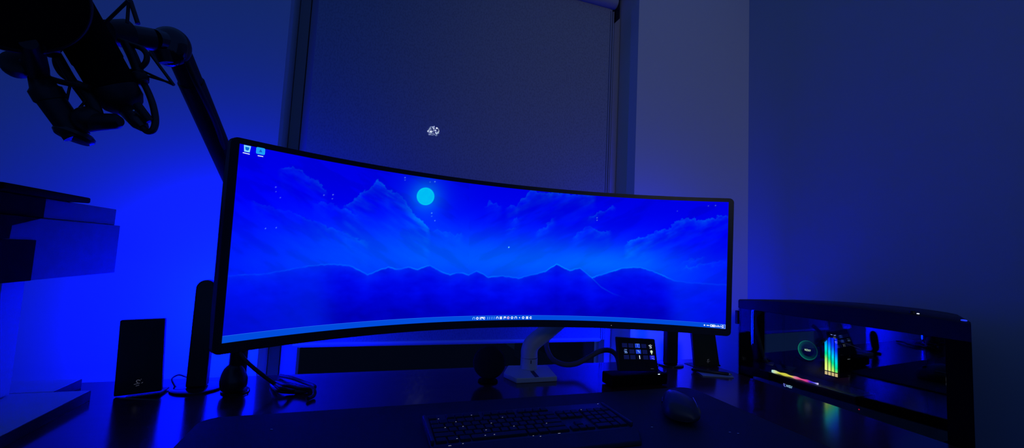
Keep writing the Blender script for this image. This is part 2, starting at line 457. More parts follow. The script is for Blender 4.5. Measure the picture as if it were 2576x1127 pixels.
def picture(px, py, v):
    ref = 255.0
    t = v
    B = 232 + 23 * smooth(.02, .35, t); G = np.zeros_like(px); R = np.zeros_like(px)
    G += 52 * smooth(.2, .62, t)
    # light towards the middle of the sky
    G += 34 * np.exp(-(((px - 1330) / 300) ** 2 + ((py - 640) / 70) ** 2)) + 30 * np.exp(-(((px - 1560) / 140) ** 2 + ((py - 660) / 40) ** 2))
    G += 20 * np.exp(-(((px - 1010) / 240) ** 2 + ((py - 600) / 70) ** 2))
    G *= .55 + .45 * smooth(560, 820, px); G *= 1 - .45 * smooth(1640, 1850, px)
    # brushed streaks
    sgn = np.where(px < 1180, 1.0, -1.0)
    a = np.where(px < 1180, .62, -.45)
    u1 = (px + a * py) / 95; u2 = (py - a * px) / 26
    st = fbm(u1, u2, 11)
    G += (st - .5) * 15 * smooth(.06, .3, t) * (1 - smooth(.62, .75, t)); B -= 14 * smooth(.5, .34, st)
    # clouds
    wob = (fbm(px / 11, py / 11, 31) - .5) * 20 + (fbm((px + py) / 5, (py - px) / 5, 37) - .5) * 5
    for edge, s, L, dr in CLOUDS:
        s = s * 1.55
        ex, ey = zip(*edge); lo, hi = ex[0], ex[-1]
        q = np.interp(px, ex, ey)
        d = py + wob - q
        side = smooth(lo - 4, lo + 14, px) * (1 - smooth(hi - 10, hi + 4, px))
        ss = np.clip(3.2 * fbm((px + a * py) / 46, (py - a * px) / 12, 50 + len(edge)) - .75, .12, 1.5) * .5 + .45 * np.exp(-np.clip(d, 0, None) / 9)
        G += s * side * smooth(-1.2, 1.2, d) * np.exp(-np.clip(d, 0, None) / L) * ss
    # moon and its glow
    dm = np.hypot(px - 1070.5, py - 494)
    G += 85 * np.exp(-(dm / 40) ** 2) + 22 * np.exp(-(dm / 85) ** 2)
    # ridge
    rx, ry = zip(*RIDGE)
    q = np.interp(px, rx, ry) + (fbm(px / 8, px * 0 + 3, 71) - .5) * 3
    d = py - q
    land = smooth(-.8, .8, d)
    fade = 1 - .7 * smooth(1660, 1720, px); fade *= .45 + .55 * smooth(780, 870, px)
    land *= .25 + .75 * fade + .0 * px
    depth = np.clip(d, 0, None)
    tex = fbm(px / 45 + py / 30, py / 22 - px / 60, 90)
    gl = 34 * np.exp(-depth / 26) + (tex - .45) * 26 * np.exp(-depth / 60)
    bl = 240 - 52 * smooth(20, 130, depth) + (tex - .5) * 40
    G = G * (1 - land) + np.clip(gl, 0, None) * land; B = B * (1 - land) + bl * land
    rim = np.exp(-(d / 1.7) ** 2) * fade * (.35 + .65 * vnoise(px / 18, px * 0, 77)); G += 62 * rim; B += 25 * rim
    # second slope
    d2 = py - np.interp(px, (1489, 1512, 1540, 1580), (699, 722, 738, 752)); on = ((px > 1489) & (px < 1580))
    G += on * 40 * np.exp(-(d2 / 1.6) ** 2) * (1 - smooth(1510, 1580, px))
    disc = 1 - smooth(21.0, 23.0, dm)
    moon_g = 182 + 14 * fbm(px / 8, py / 8, 5) + 24 * smooth(18.5, 21.5, dm)
    G = G * (1 - disc) + moon_g * disc; B = B * (1 - disc) + 245 * disc
    for sx, sy, s in ((694, 471, 1), (694, 482, .5), (705, 497, .6), (815, 491, .9), (838, 490, 1), (836, 500, .7), (1019, 447, .8), (1019, 453, .5), (1094, 457, .8), (1082, 458, .4), (1086, 536, .8), (1086, 544, .4), (1094, 555, .7), (1280, 622, 1.3), (1502, 548, .7), (1502, 554, .7), (1704, 531, .4), (1782, 518, .5), (1800, 517, .7), (668, 575, .7), (695, 573, .7)):
        k = np.exp(-((px - sx) ** 2 + (py - sy) ** 2) / 1.6) * s; R += 150 * k; G += 200 * k
    rgb = np.stack([R, G, B], -1)
    return np.clip(rgb, 0, 255)


def srgb2lin(c):
    c = c / 255.0
    return np.where(c <= .04045, c / 12.92, ((c + .055) / 1.055) ** 2.4)


TB = H * .034                      # task bar height
NX, NY = 860, 230
ss = np.linspace(-W / 2, W / 2, NX + 1); vv = np.linspace(-H / 2 + TB, H / 2, NY + 1)
pts = [mon(float(s), float(v)) for v in vv for s in ss]
ppx, ppy = topix(np.array([tuple(p) for p in pts]))
tt = np.repeat((H / 2 - vv) / H, NX + 1)
rgb = srgb2lin(picture(ppx, ppy, tt))
me = bpy.data.meshes.new('screen')
org = mon(0, 0)
idx = np.arange((NX + 1) * (NY + 1)).reshape(NY + 1, NX + 1)
quads = np.stack([idx[:-1, :-1], idx[:-1, 1:], idx[1:, 1:], idx[1:, :-1]], -1).reshape(-1, 4)
me.from_pydata([p - org for p in pts], [], quads.tolist())
ca = me.color_attributes.new('picture', 'FLOAT_COLOR', 'POINT')
ca.data.foreach_set('color', np.concatenate([rgb, np.ones((len(rgb), 1))], 1).astype(np.float32).ravel())
for p in me.polygons: p.use_smooth = True
me.materials.append(M['screen'])
scr = bpy.data.objects.new('screen', me); C.objects.link(scr); put(scr, org, mo)


def patch(s0, s1, v0, v1, off, k=1):
    mb = MB(); vs = []; fs = []
    for i in range(k + 1):
        s = s0 + (s1 - s0) * i / k; vs += [mon(s, v0, off), mon(s, v1, off)]
    for i in range(k): fs.append((2 * i, 2 * i + 2, 2 * i + 3, 2 * i + 1))
    return mb.add(vs, fs)


tb = patch(-W / 2, W / 2, -H / 2, -H / 2 + TB, 0, 60).build('taskbar', glow('taskbar_blue', lin(0, 76, 222), 1.0), scr, smooth=False)
patch(-W / 2, W / 2, -H / 2 + TB, -H / 2 + TB + .0006, -.0001, 60).build('taskbar_edge', glow('taskbar_line', lin(40, 110, 250), 1), scr, smooth=False)
WG, WB = glow('icon_white', lin(235, 245, 255), 1.0), glow('icon_pale_blue', lin(120, 190, 255), 1.0)
WP = glow('icon_pink', lin(255, 190, 215), 1.0); WD = glow('icon_dark_blue', lin(5, 10, 120), 1.0)


def pix_sv(px, py):
    """screen coordinates (s, v) of a photo pixel"""
    s, v = (px - 1264) / 1265 * W, 0.0
    for _ in range(40):
        a, b = topix(np.array([tuple(mon(s, v))])); e = 1e-4
        a1, b1 = topix(np.array([tuple(mon(s + e, v))])); a2, b2 = topix(np.array([tuple(mon(s, v + e))]))
        J = np.array([[(a1 - a)[0] / e, (a2 - a)[0] / e], [(b1 - b)[0] / e, (b2 - b)[0] / e]])
        d = np.linalg.solve(J, [px - a[0], py - b[0]]); s += d[0]; v += d[1]
    return s, v


vb = -H / 2 + TB * .5


def icon(kind, s, v, sz, m, dark=WD):
    mb = MB(); h = sz / 2
    P = lambda a, b, o=-.0003: mon(s + a * h, v + b * h, o)
    def ring(r0, r1, a0=0, a1=360, n=14, o=-.0003):
        q = [(math.cos(math.radians(a0 + (a1 - a0) * i / n)), math.sin(math.radians(a0 + (a1 - a0) * i / n))) for i in range(n + 1)]
        vs = [P(c * r, d * r, o) for r in (r0, r1) for c, d in q]
        mb.add(vs, [(i, i + 1, n + 2 + i, n + 1 + i) for i in range(n)])
    def rect(a0, b0, a1, b1): mb.add([P(a0, b0), P(a1, b0), P(a1, b1), P(a0, b1)], [(0, 1, 2, 3)])
    if kind == 'ring': ring(.45, .95)
    elif kind == 'arch': ring(.5, .95, 0, 180); rect(-.95, -.8, -.5, 0); rect(.5, -.8, .95, 0)
    elif kind == 'bar': rect(-.2, -.9, .2, .9)
    elif kind == 'win': [rect(a, b, a + .85, b + .85) for a in (-.9, .05) for b in (-.9, .05)]
    elif kind == 'dot': ring(0, .55)
    elif kind == 'flag': rect(-.9, -.9, -.4, .9); rect(-.4, .1, .8, .9); rect(.4, -.4, .9, .1)
    elif kind == 'note': ring(.4, .9, 20, 340); rect(.1, -.9, .5, -.3)
    elif kind == 'oval': rect(-.9, -.3, .9, .3)
    elif kind == 'text': [rect(-1 + .5 * i, -.8 + .25 * (i % 2), -.75 + .5 * i, .8 - .3 * (i % 3)) for i in range(4)]
    return mb.build('taskbar_icon', m, scr, smooth=False)


row = [(1192, 'arch', WB), (1201, 'ring', WG), (1207.5, 'bar', WG), (1212.5, 'flag', WG), (1218, 'note', WG), (1227, 'bar', WB), (1232, 'bar', WB), (1237.5, 'bar', WB), (1243, 'bar', WB), (1251, 'arch', WG), (1260, 'win', WG), (1270, 'flag', WG), (1278.5, 'ring', WP), (1288, 'ring', WG), (1297.5, 'arch', WG), (1307, 'dot', WG), (1316, 'ring', WG), (1326, 'win', WG), (1335, 'note', WG)]
for px, k, m_ in row:
    s, _v = pix_sv(px, 797); icon(k, s, vb, TB * (.62 if k != 'dot' else .5), m_)
for px, k, m_ in ((1772, 'dot', WG), (1780.5, 'oval', WG), (1789, 'ring', WG), (1795, 'win', WG), (1803, 'text', WG), (1810, 'text', WG), (1818, 'note', WG)):
    s, _v = pix_sv(px, 821); icon(k, s, vb, TB * .62, m_)
s0, _v = pix_sv(1812.5, 822); s1 = W / 2 - .0005
mb = MB()
for a, b, c, d in ((s0, s1, vb - TB * .45, vb - TB * .38), (s0, s1, vb + TB * .38, vb + TB * .45), (s1 - .0012, s1, vb - TB * .45, vb + TB * .45)):
    mb.add([mon(a, c, -.0003), mon(b, c, -.0003), mon(b, d, -.0003), mon(a, d, -.0003)], [(0, 1, 2, 3)])
mb.build('clock_box', glow('clock_line', lin(150, 180, 255), 1), scr, smooth=False)
# desktop icons: a bin and a rounded tile, each with a caption line
s, v = pix_sv(621, 374)
bi = MB(); P = lambda a, b, o=-.0003: mon(s + a, v + b, o)
bi.add([P(-.0052, .0055), P(.0062, .0055), P(.0048, -.0058), P(-.004, -.0058)], [(0, 1, 2, 3)])
bi.build('desktop_icon', glow('bin_icon', lin(130, 215, 255), 1), scr, smooth=False)
bi = MB(); bi.add([P(-.003, .0028, -.0005), P(.0038, .0028, -.0005), P(.003, -.002, -.0005), P(.0005, -.0035, -.0005), P(-.0022, -.002, -.0005)], [(0, 1, 2, 3, 4)])
bi.build('icon_emblem', glow('bin_arrow', lin(10, 110, 215), 1), scr, smooth=False)
s2, v2 = pix_sv(655.5, 380); q = []
for cx_, cy_, a0 in ((1, 1, 0), (-1, 1, 90), (-1, -1, 180), (1, -1, 270)):
    for k in range(5):
        a = math.radians(a0 + k * 22.5); q.append(mon(s2 + cx_ * .0048 + .0026 * math.cos(a), v2 + cy_ * .0038 + .0022 * math.sin(a), -.0003))
mb = MB(); mb.add(q, [tuple(range(len(q)))]); mb.build('desktop_icon', glow('tile_icon', lin(30, 160, 250), 1), scr, smooth=False)
mb = MB(); mb.add([mon(s2 - .003, v2 - .002, -.0005), mon(s2 + .003, v2 - .002, -.0005), mon(s2, v2 + .003, -.0005)], [(0, 1, 2)]); mb.build('icon_emblem', glow('tile_mark', lin(20, 90, 210), 1), scr, smooth=False)
for (ax, ay, bx_, by_) in ((610.5, 384, 628, 388), (648, 391.5, 662, 394)):
    sa, va = pix_sv(ax, ay); sb, vb2 = pix_sv(bx_, by_)
    mb = MB(); mb.add([mon(sa, va - .0007, -.0003), mon(sb, vb2 - .0007, -.0003), mon(sb, vb2 + .0007, -.0003), mon(sa, va + .0007, -.0003)], [(0, 1, 2, 3)]); mb.build('icon_caption', WG, scr, smooth=False)
s, v = pix_sv(1538, 822)
MB().ball(mon(s, V0 + BB * .45, .0005), .0008, 8, 6).build('power_light', glow('power_white', (.8, .8, .9), .6), mo)
# rear mount plate
MB().lathe([(.075, 0), (.075, .012), (.04, .03), (.04, .05)], mon(0, 0, .075), mon(0, 0, 1) - mon(0, 0, 0), 32).build('rear_mount', M['black'], mo)

# ------------------------------------------------------------------ monitor arm
ma = thing('monitor_arm', 'white metal monitor arm with a chamfered square base standing on the desk', 'monitor arm', (.5, 1.23, DZ))
bp_ = [at(1267, 937, z=DZ + .014), at(1300, 952, z=DZ + .014), at(1402, 947, z=DZ + .014), at(1377, 918, z=DZ + .014), at(1278, 919, z=DZ + .014)]
MB().prism([V((p.x, p.y, DZ)) for p in bp_], (0, 0, .014), .0025).build('base_plate', M['white'], ma)
cc = at(1330, 926, z=DZ + .014); cc = V((cc.x, cc.y, DZ + .0145))
hz = lambda py: at(1330, py, y=cc.y).z
colr = 21.5 / F * (cc - EYE).dot(_f)
MB().lathe([(colr * 1.02, 0), (colr, .004), (colr, hz(899) - cc.z)], cc, (0, 0, 1), 40).build('column', M['white'], ma)
MB().lathe([(colr * .97, 0), (colr * .97, .002)], V((cc.x, cc.y, hz(899))), (0, 0, 1), 40).build('ring_joint', M['metal_dark'], ma)
e1 = V((cc.x, cc.y, hz(868))); e2 = at(1408, 806, y=cc.y - .015); e3 = at(1470, 752, y=cc.y - .03)
MB().tube(smoothpath([V((cc.x, cc.y, hz(898))), V((cc.x, cc.y, hz(880))), at(1341, 862, y=cc.y - .002), at(1372, 837, y=cc.y - .008), e2, e3], 6), colr * .98, 28).build('lower_arm', M['white'], ma)
back = mon(0, 0, .128)
MB().tube(smoothpath([e3 + V((0, 0, -.025)), e3 + V((-.02, .0, .01)), V((.42, 1.2, MP.z + .03)), back], 6), .02, 20).build('upper_arm', M['white'], ma)
MB().tube([e3 + V((0, 0, -.045)), e3 + V((0, 0, .05))], .028, 28).build('elbow_joint', M['white'], ma)
s_ = MB()
pa, pb, pc_, pd = at(1334, 934, z=DZ + .0142), at(1343, 933, z=DZ + .0142), at(1356, 948, z=DZ + .0142), at(1346, 949, z=DZ + .0142)
s_.prism([pa, pb, pc_, pd], (0, 0, .0004)).build('base_slot', M['black'], ma)
f0 = at(1336, 911, y=cc.y - colr - .0006)
MB().box(f0 + V((-.0012, -.0003, -.005)), f0 + V((.0012, .001, .005)), .0003).build('column_screw', M['black'], ma)

# cable sleeve from the arm to the keypad
cp = [(1393, 838), (1376, 856), (1377, 880), (1392, 905), (1420, 917), (1452, 914), (1482, 898), (1508, 884), (1532, 881), (1550, 893), (1557, 915), (1560, 940)]
ys = [1.27, 1.262, 1.25, 1.225, 1.19, 1.19, 1.185, 1.18, 1.175, 1.165, 1.155, 1.145]
o_ = MB().tube(smoothpath([at(a, b, y=c) for (a, b), c in zip(cp, ys)], 6), .0078, 14).build('cable_sleeve', M['greycab'])
tag(o_, 'thick dark blue sleeved cable curving from the white monitor arm to the button keypad', 'cable')

# round disc on a stem
dc = V((at(1231, 910, y=1.15).x, 1.15, at(1231, 911, y=1.15).z))
dg = thing('disc_stand', 'dark round padded disc on a short stem left of the white monitor arm base', 'desk gadget', (dc.x, dc.y, DZ))
nd = V((-.35, -1, .12)).normalized()
MB().lathe([(.001, -.014), (.031, -.013), (.042, -.008), (.0455, 0), (.042, .008), (.031, .013), (.001, .014)], dc, nd, 40, caps=False).build('disc', M['navy'], dg)
MB().tube([(dc.x, dc.y + .004, DZ + .006), (dc.x, dc.y + .004, dc.z - .035)], [.007, .006], 14).build('stem', M['matte'], dg)
MB().lathe([(.026, 0), (.028, .002), (.026, .005), (.01, .009), (.007, .012)], (dc.x, dc.y + .004, DZ + .0002), (0, 0, 1), 32).build('base', M['matte'], dg)

# ------------------------------------------------------------------ light bars
def light_bar(pxl, pxr, pytop, pybot, y, base_r, label, flare=0.0):
    pl_, pr_ = at(pxl, pybot, y=y), at(pxr, pybot, y=y); tp = at((pxl + pxr) / 2, pytop, y=y)
    cx = (pl_.x + pr_.x) / 2; hw = (pr_.x - pl_.x) / 2; top = tp.z
    t = thing('light_bar', label, 'lamp', (cx, y, DZ), 'blue light bars behind the monitor')
    out = []
    zb_ = DZ + .006
    for k in range(17): a = math.pi * k / 16; out.append((hw * math.cos(a), top - hw + hw * math.sin(a)))
    out += [(-hw, zb_), (hw, zb_)]
    poly = [V((cx + a, y - .012, b)) for a, b in out]
    MB().prism(poly, (0, .026, 0), .004, 3).build('body', M['satin'], t)
    ins = [V((cx + a * .86, y + .0145, zb_ + .012 + (b - zb_) * .93)) for a, b in out]
    MB().prism(ins, (0, .0006, 0)).build('diffuser', M['bar_light'], t)
    MB().lathe([(base_r, 0), (base_r, .0035), (base_r * .94, .0055), (.02, .006)], (cx, y + .004, DZ + .0002), (0, 0, 1), 48).build('base', M['gloss'], t)
    return t, cx, hw


LB1 = light_bar(469, 520, 703, 981, 1.21, .054, 'tall rounded dark light bar glowing blue at the wall left of the monitor')
light_bar(1673, 1700, 775, 917, 1.238, .046, 'dark light bar glowing blue at the wall between keypad and right hand speaker')
# loop of cable beside the left bar
MB().tube(smoothpath([at(470, 949, y=1.235), at(450, 943, y=1.24), at(433, 953, y=1.235), at(438, 968, y=1.225), at(446, 978, z=DZ + .003)], 6), .002, 8).build('cord', M['rubber'], LB1[0])

# ------------------------------------------------------------------ speakers
def slab_speaker(q, yb, yt, depth, label):
    tl, tr_, br, blq = q
    P0 = [at(*tl, y=yt), at(*tr_, y=yt), at(*br, y=yb), at(*blq, y=yb)]
    mid = (P0[2] + P0[3]) / 2
    t = thing('desktop_speaker', label, 'speaker', (mid.x, mid.y + depth / 2, DZ), 'slim black desktop speakers')
    MB().prism(P0, (0, depth, 0), .003, 3).build('cabinet', M['black'], t)
    return t, P0


t, P0 = slab_speaker(((301, 806), (415, 801), (405, 984), (284, 999)), 1.172, 1.19, .012, 'slim black speaker slab with a crest badge, on the left of the desk')
nrm = ((P0[1] - P0[0]).cross(P0[3] - P0[0])).normalized()
if nrm.y > 0: nrm = -nrm
MB().prism([at(279, 1006, y=1.166), at(402, 989, y=1.166), at(402, 995, y=1.166), at(280, 1013, y=1.166)], (0, .05, 0), .002).build('foot', M['black'], t)
MB().prism([at(279, 1005, y=1.1655), at(400, 988.3, y=1.1655), at(400, 989.6, y=1.1655), at(279, 1006.6, y=1.1655)], (0, .001, 0)).build('foot_trim', M['silver'], t)


def face_badge(t, P0, px, py, sc):
    ux = (P0[1] - P0[0]).normalized(); n = ux.cross(P0[0] - P0[3]).normalized()
    if n.y > 0: n = -n
    uy = n.cross(ux)
    if uy.z < 0: uy = -uy
    r_ = ray(px, py); s = (P0[0] - EYE).dot(n) / r_.dot(n); o = EYE + r_ * s + n * .0003
    mb = MB()
    arc = [(math.cos(math.radians(a)) * 3, math.sin(math.radians(a)) * 3 + 2) for a in range(40, 300, 20)]
    strokes(mb, o, ux * sc, uy * sc, [arc, [(1, 4), (3.5, 4.5), (4.5, 2.5)], [(6, 6), (6.6, 6.2)], [(-7, -5), (-2, -4), (4, -3)], [(8, -3), (10, -1.5)], [(-3, -9), (3, -7.5)]], 1.3, n)
    mb.build('badge', M['mark'], t)


face_badge(t, P0, 347, 961, .0009)
t, P0 = slab_speaker(((1741, 838), (1800, 842), (1811, 919), (1749, 923)), 1.205, 1.22, .012, 'slim black speaker slab standing under the right end of the monitor')
face_badge(t, P0, 1781, 907, .0008)
MB().prism([at(1746, 922, y=1.2), at(1813, 918, y=1.2), at(1813, 922, y=1.2), at(1746, 927, y=1.2)], (0, .05, 0), .0015).build('foot', M['black'], t)

# card and pen in front of the right speaker
q = [at(1752, 934, z=DZ), at(1838, 944, z=DZ), at(1846, 951, z=DZ), at(1768, 947, z=DZ)]
tag(MB().prism([V((p.x, p.y, DZ + .0004)) for p in q], (0, 0, .003)).build('note_card', M['paper']), 'pale blue card lying under the pen beside the right speaker', 'card')
pn = thing('pen', 'dark pen with a silver end lying on the pale card before the right speaker', 'pen', at(1790, 938, z=DZ + .003))
pA, pB = at(1739, 929, z=DZ + .0085), at(1842, 942, z=DZ + .0085)
MB().tube([pA, pA.lerp(pB, .04), pA.lerp(pB, .9), pA.lerp(pB, .92)], [.003, .0048, .0048, .003], 14).build('barrel', M['satin'], pn)
MB().tube([pA.lerp(pB, .92), pA.lerp(pB, .97), pB], [.0042, .003, .001], 12).build('tip', M['silver'], pn)

# ------------------------------------------------------------------ button keypad on its dock
kp = thing('button_keypad', 'small black keypad with a five by three grid of lit picture keys', 'keypad', at(1605, 940, y=1.06))
K0 = [at(1551, 848, y=1.085), at(1648, 853.5, y=1.085), at(1657, 934, y=1.055), at(1557, 934, y=1.055)]
MB().prism(K0, V((0, .010, 0)), .003, 3).build('case', M['black'], kp)
MB().prism([K0[3] * .75 + K0[2] * .25 + V((0, .0102, .004)), K0[3] * .25 + K0[2] * .75 + V((0, .0102, .004)), (K0[0] + K0[1]) / 2 * 1.0 + V((.02, .0102, -.02)), (K0[0] + K0[1]) / 2 + V((-.02, .0102, -.02))], (0, .004, 0)).build('stand', M['black'], kp)
kn = ((K0[1] - K0[0]).cross(K0[3] - K0[0])).normalized()
if kn.y > 0: kn = -kn
bil = lambda u, v: (K0[0] * (1 - u) + K0[1] * u) * (1 - v) + (K0[3] * (1 - u) + K0[2] * u) * v
dim = mat('keypad_key_dim', (.03, .035, .06), .3, emit=lin(8, 14, 66), es=1.0)
lit = glow('keypad_key_lit', lin(28, 62, 205), 1); vio = glow('keypad_key_violet', lin(24, 20, 210), 1)
kw, kbu, kgr = glow('keypad_white', lin(225, 240, 255), 1), glow('keypad_pale', lin(120, 160, 240), 1), glow('keypad_bulb', lin(200, 225, 190), 1)
blackkey = mat('keypad_key_off', (.01, .01, .02), .25, emit=lin(2, 3, 22), es=1)
us_, vs_ = (.185, .345, .512, .675, .845), (.235, .415, .585)
cols_ = {(2, 0): lit, (2, 1): lit, (4, 2): vio, (4, 0): blackkey, (4, 1): blackkey, (0, 1): blackkey, (2, 2): blackkey}
for j, v in enumerate(vs_):
    for i, u in enumerate(us_):
        u_ = u + .012 * j
        q = [bil(u_ - .062, v - .062) + kn * .0002, bil(u_ + .062, v - .062) + kn * .0002, bil(u_ + .062, v + .062) + kn * .0002, bil(u_ - .062, v + .062) + kn * .0002]
        ko = MB().prism(q, kn * .0012).build('key', cols_.get((i, j), dim), kp, smooth=False)
        o = bil(u_, v) + kn * .0015; ux = (K0[1] - K0[0]).normalized(); uy = (K0[0] - K0[3]).normalized()
        mb = MB(); mm = kw
        sc = .001
        if (i, j) == (4, 0):
            strokes(mb, o, ux * sc, uy * sc, [[(-6, 2), (-3, 2)], [(-1, 4), (0.5, 4.5)], [(4, 2), (4.5, 3)], [(-3, -1), (0, 1), (3, -3)], [(-3, -5), (3, -5)]], 1.4, kn)
        elif (i, j) == (0, 1):
            mm = kbu; strokes(mb, o, ux * sc, uy * sc, [[(-4, 5), (4, 5)], [(-5, 1), (-3, -1)], [(-2, 1), (0, 0), (0, -2), (-2, -3)], [(2, 1), (4, -3)], [(-4, -4.5), (5, -4.5)]], 1.2, kn)
        elif (i, j) == (4, 1):
            mm = kgr
            mb.prism([o + ux * math.cos(a) * .0044 + uy * (math.sin(a) * .0042 + .001) for a in [k * math.pi / 8 for k in range(16)]], kn * .0004)
            strokes(mb, o, ux * sc, uy * sc, [[(0, -3), (0, -5.5)]], 3, kn)
        elif (i, j) == (2, 0): mm = kbu; strokes(mb, o, ux * sc, uy * sc, [[(0, 4), (0, -3)], [(-5, 5), (5, 5)], [(3, -5), (5, -5)]], .9, kn)
        elif (i, j) == (2, 1): mm = kbu; strokes(mb, o, ux * sc, uy * sc, [[(-4, 3), (3, -3)], [(-2, 4), (4, -1)]], 1.1, kn)
        elif (i, j) == (2, 2): strokes(mb, o, ux * sc, uy * sc, [[(0, 4.5), (.4, -4)]], 2.4, kn)
        elif (i, j) == (4, 2): mm = kbu; strokes(mb, o, ux * sc, uy * sc, [[(-4, 4), (4, 4)], [(-3, 0), (-1, -3), (2, -3), (3, 0)], [(3, -5.5), (6, -5)]], .9, kn)
        if mb.v: mb.build('key_picture', mm, ko, smooth=False)
mb = MB(); o = bil(.84, .925) + kn * .0003
strokes(mb, o, ux * .001, uy * .001, [[(-5, 0), (-2, .2)], [(-1, 0), (2, .2)], [(3, 0), (4.5, .1)]], 1.0, kn); mb.build('nameplate', M['mark'], kp)
dkk = thing('usb_dock', 'black box with a small white light under the lit keypad', 'dock', at(1600, 970, z=DZ))
dt = at(1681, 940, y=1.03)
MB().box((at(1527, 960, y=1.06).x, 1.032, DZ + .003), (dt.x, 1.088, dt.z), .003, 3).build('case', M['matte'], dkk)
MB().box((at(1527, 960, y=1.06).x + .012, 1.04, DZ), (dt.x - .012, 1.08, DZ + .003)).build('rubber_foot', M['rubber'], dkk)
lp_ = at(1658, 941.5, y=1.0316)
MB().box(lp_ + V((-.0034, -.0004, -.0012)), lp_ + V((.0034, .001, .0012)), .0006).build('status_light', kw, dkk)
o_ = MB().tube(smoothpath([at(1657, 916, y=1.14), at(1655, 928, y=1.12), at(1668, 938, y=1.115), at(1676, 934, y=1.13), at(1668, 924, y=1.15), at(1660, 921, y=1.16)], 6), .0017, 8).build('thin_cord', M['metal_dark'])
tag(o_, 'thin shiny cord bunched behind the black box under the keypad', 'cord')

# ------------------------------------------------------------------ keyboard
kb = thing('keyboard', 'low black full size keyboard with faint key lights on the desk mat', 'keyboard', (.34, .83, ZM))
KX0, KX1, KY0, KY1 = .129, .549, .763, .893
KZ = lambda y: ZM + .007 + (y - KY0) / (KY1 - KY0) * .007
rt = [V((KX0, KY0, KZ(KY0))), V((KX1, KY0, KZ(KY0))), V((KX1, KY1, KZ(KY1))), V((KX0, KY1, KZ(KY1)))]
MB().hexa([V((p.x, p.y, ZM + .0003)) for p in rt], rt, .002, 2).build('case', M['kbcase'], kb)
mb = MB(); mb.box((KX0 + .001, KY0 + .004, KZ(KY0) + .0002), (KX0 + .007, KY1 - .004, KZ(KY0) + .0098), .002); mb.build('side_rail', M['kbcase'], kb)
mb = MB(); mb.box((KX1 - .007, KY0 + .004, KZ(KY0) + .0002), (KX1 - .001, KY1 - .004, KZ(KY0) + .0098), .002); mb.build('side_rail', M['kbcase'], kb)
U = (KX1 - KX0 - .02) / 22.5
xk, yk = KX0 + .010, KY0 + .008
rows = [(0, [1.25, 1.25, 1.25, 6.25, 1.25, 1.25, 2.5]), (1, [2.25] + [1] * 10 + [2.75]), (2, [1.75] + [1] * 11 + [2.25]), (3, [1.5] + [1] * 12 + [1.5]), (4, [1] * 13 + [2])]
keys = []
for r_i, ws in rows:
    x = 0
    for w_ in ws: keys.append((x, r_i, w_, 1)); x += w_
x = 0
for k in range(13):
    keys.append((x, 5.25, 1, 1)); x += 1 + (1 if k == 0 else .333 if k in (4, 8) else 0)
for k in range(3): keys += [(15.25 + k, 4, 1, 1), (15.25 + k, 3, 1, 1), (15.25 + k, 0, 1, 1)]
keys.append((16.25, 1, 1, 1))
for r_i, n_ in ((4, 4), (3, 3), (2, 3), (1, 3)):
    for k in range(n_): keys.append((18.5 + k, r_i, 1, 1))
keys += [(18.5, 0, 2, 1), (20.5, 0, 1, 1), (21.5, 2, 1, 2), (21.5, 0, 1, 2)]
keys = keys[:100]
kmesh = {}
slope = math.atan2(.007, KY1 - KY0)
for n_, (kx, ky, kw_, kh_) in enumerate(keys):
    cxk, cyk = xk + (kx + kw_ / 2) * U, yk + (ky + kh_ / 2) * U
    sz_ = (round(kw_, 2), kh_)
    if sz_ not in kmesh:
        a, b = kw_ * U / 2 - .0009, kh_ * U / 2 - .0009
        q0 = [V((-a, -b, 0)), V((a, -b, 0)), V((a, b, 0)), V((-a, b, 0))]; q1 = [V((p.x * (a - .0012) / a, p.y * (b - .0012) / b, .0042)) for p in q0]
        o = MB().hexa(q0, q1, .0005, 1).build('key', M['key'], kb); kmesh[sz_] = o.data
    else:
        o = bpy.data.objects.new('key', kmesh[sz_]); C.objects.link(o)
    put(o, V((cxk, cyk, KZ(cyk) + .0023)), kb); o.rotation_euler = (slope, 0, 0)
# faint lit legends on some of the key tops
LEG = [(1103, 1055), (1186, 1046), (1147, 1061), (1165, 1071), (1223, 1078), (1221, 1090), (1244, 1088), (1293, 1069), (1132, 1114), (1165, 1109), (1407, 1084), (1360, 1091), (1462, 1031), (1504, 1018), (1264, 1050), (1236, 1063), (1342, 1090), (1375, 1062), (1150, 1098), (1120, 1074)]
mb = MB()
for i, (a, b) in enumerate(LEG):
    p = at(a, b, z=KZ(.83) + .0056); zz = KZ(p.y) + .0049
    l = .0012 if i not in (8, 10) else .0026
    mb.prism([V((p.x - l, p.y - .0006, zz)), V((p.x + l, p.y - .0004, zz)), V((p.x + l, p.y + .0006, zz)), V((p.x - l, p.y + .0004, zz))], (0, 0, .0002))
mb.build('key_legends', M['keymark'], kb, smooth=False)
wr = thing('wrist_rest', 'dark padded wrist rest along the front of the keyboard', 'wrist rest', (.34, .72, ZM))
wp = [V((KX0, .700, ZM + .0003)), V((at(1610, 1100, z=ZM + .012).x, .700, ZM + .0003)), V((KX1 + .004, KY0 - .002, ZM + .0003)), V((KX0, KY0 - .002, ZM + .0003))]
MB().hexa(wp, [p + V((0, .004 * (1 if p.y < .72 else -1), .011 if p.y > .72 else .007)) for p in wp], .003, 3).build('pad', M['matcloth'], wr)

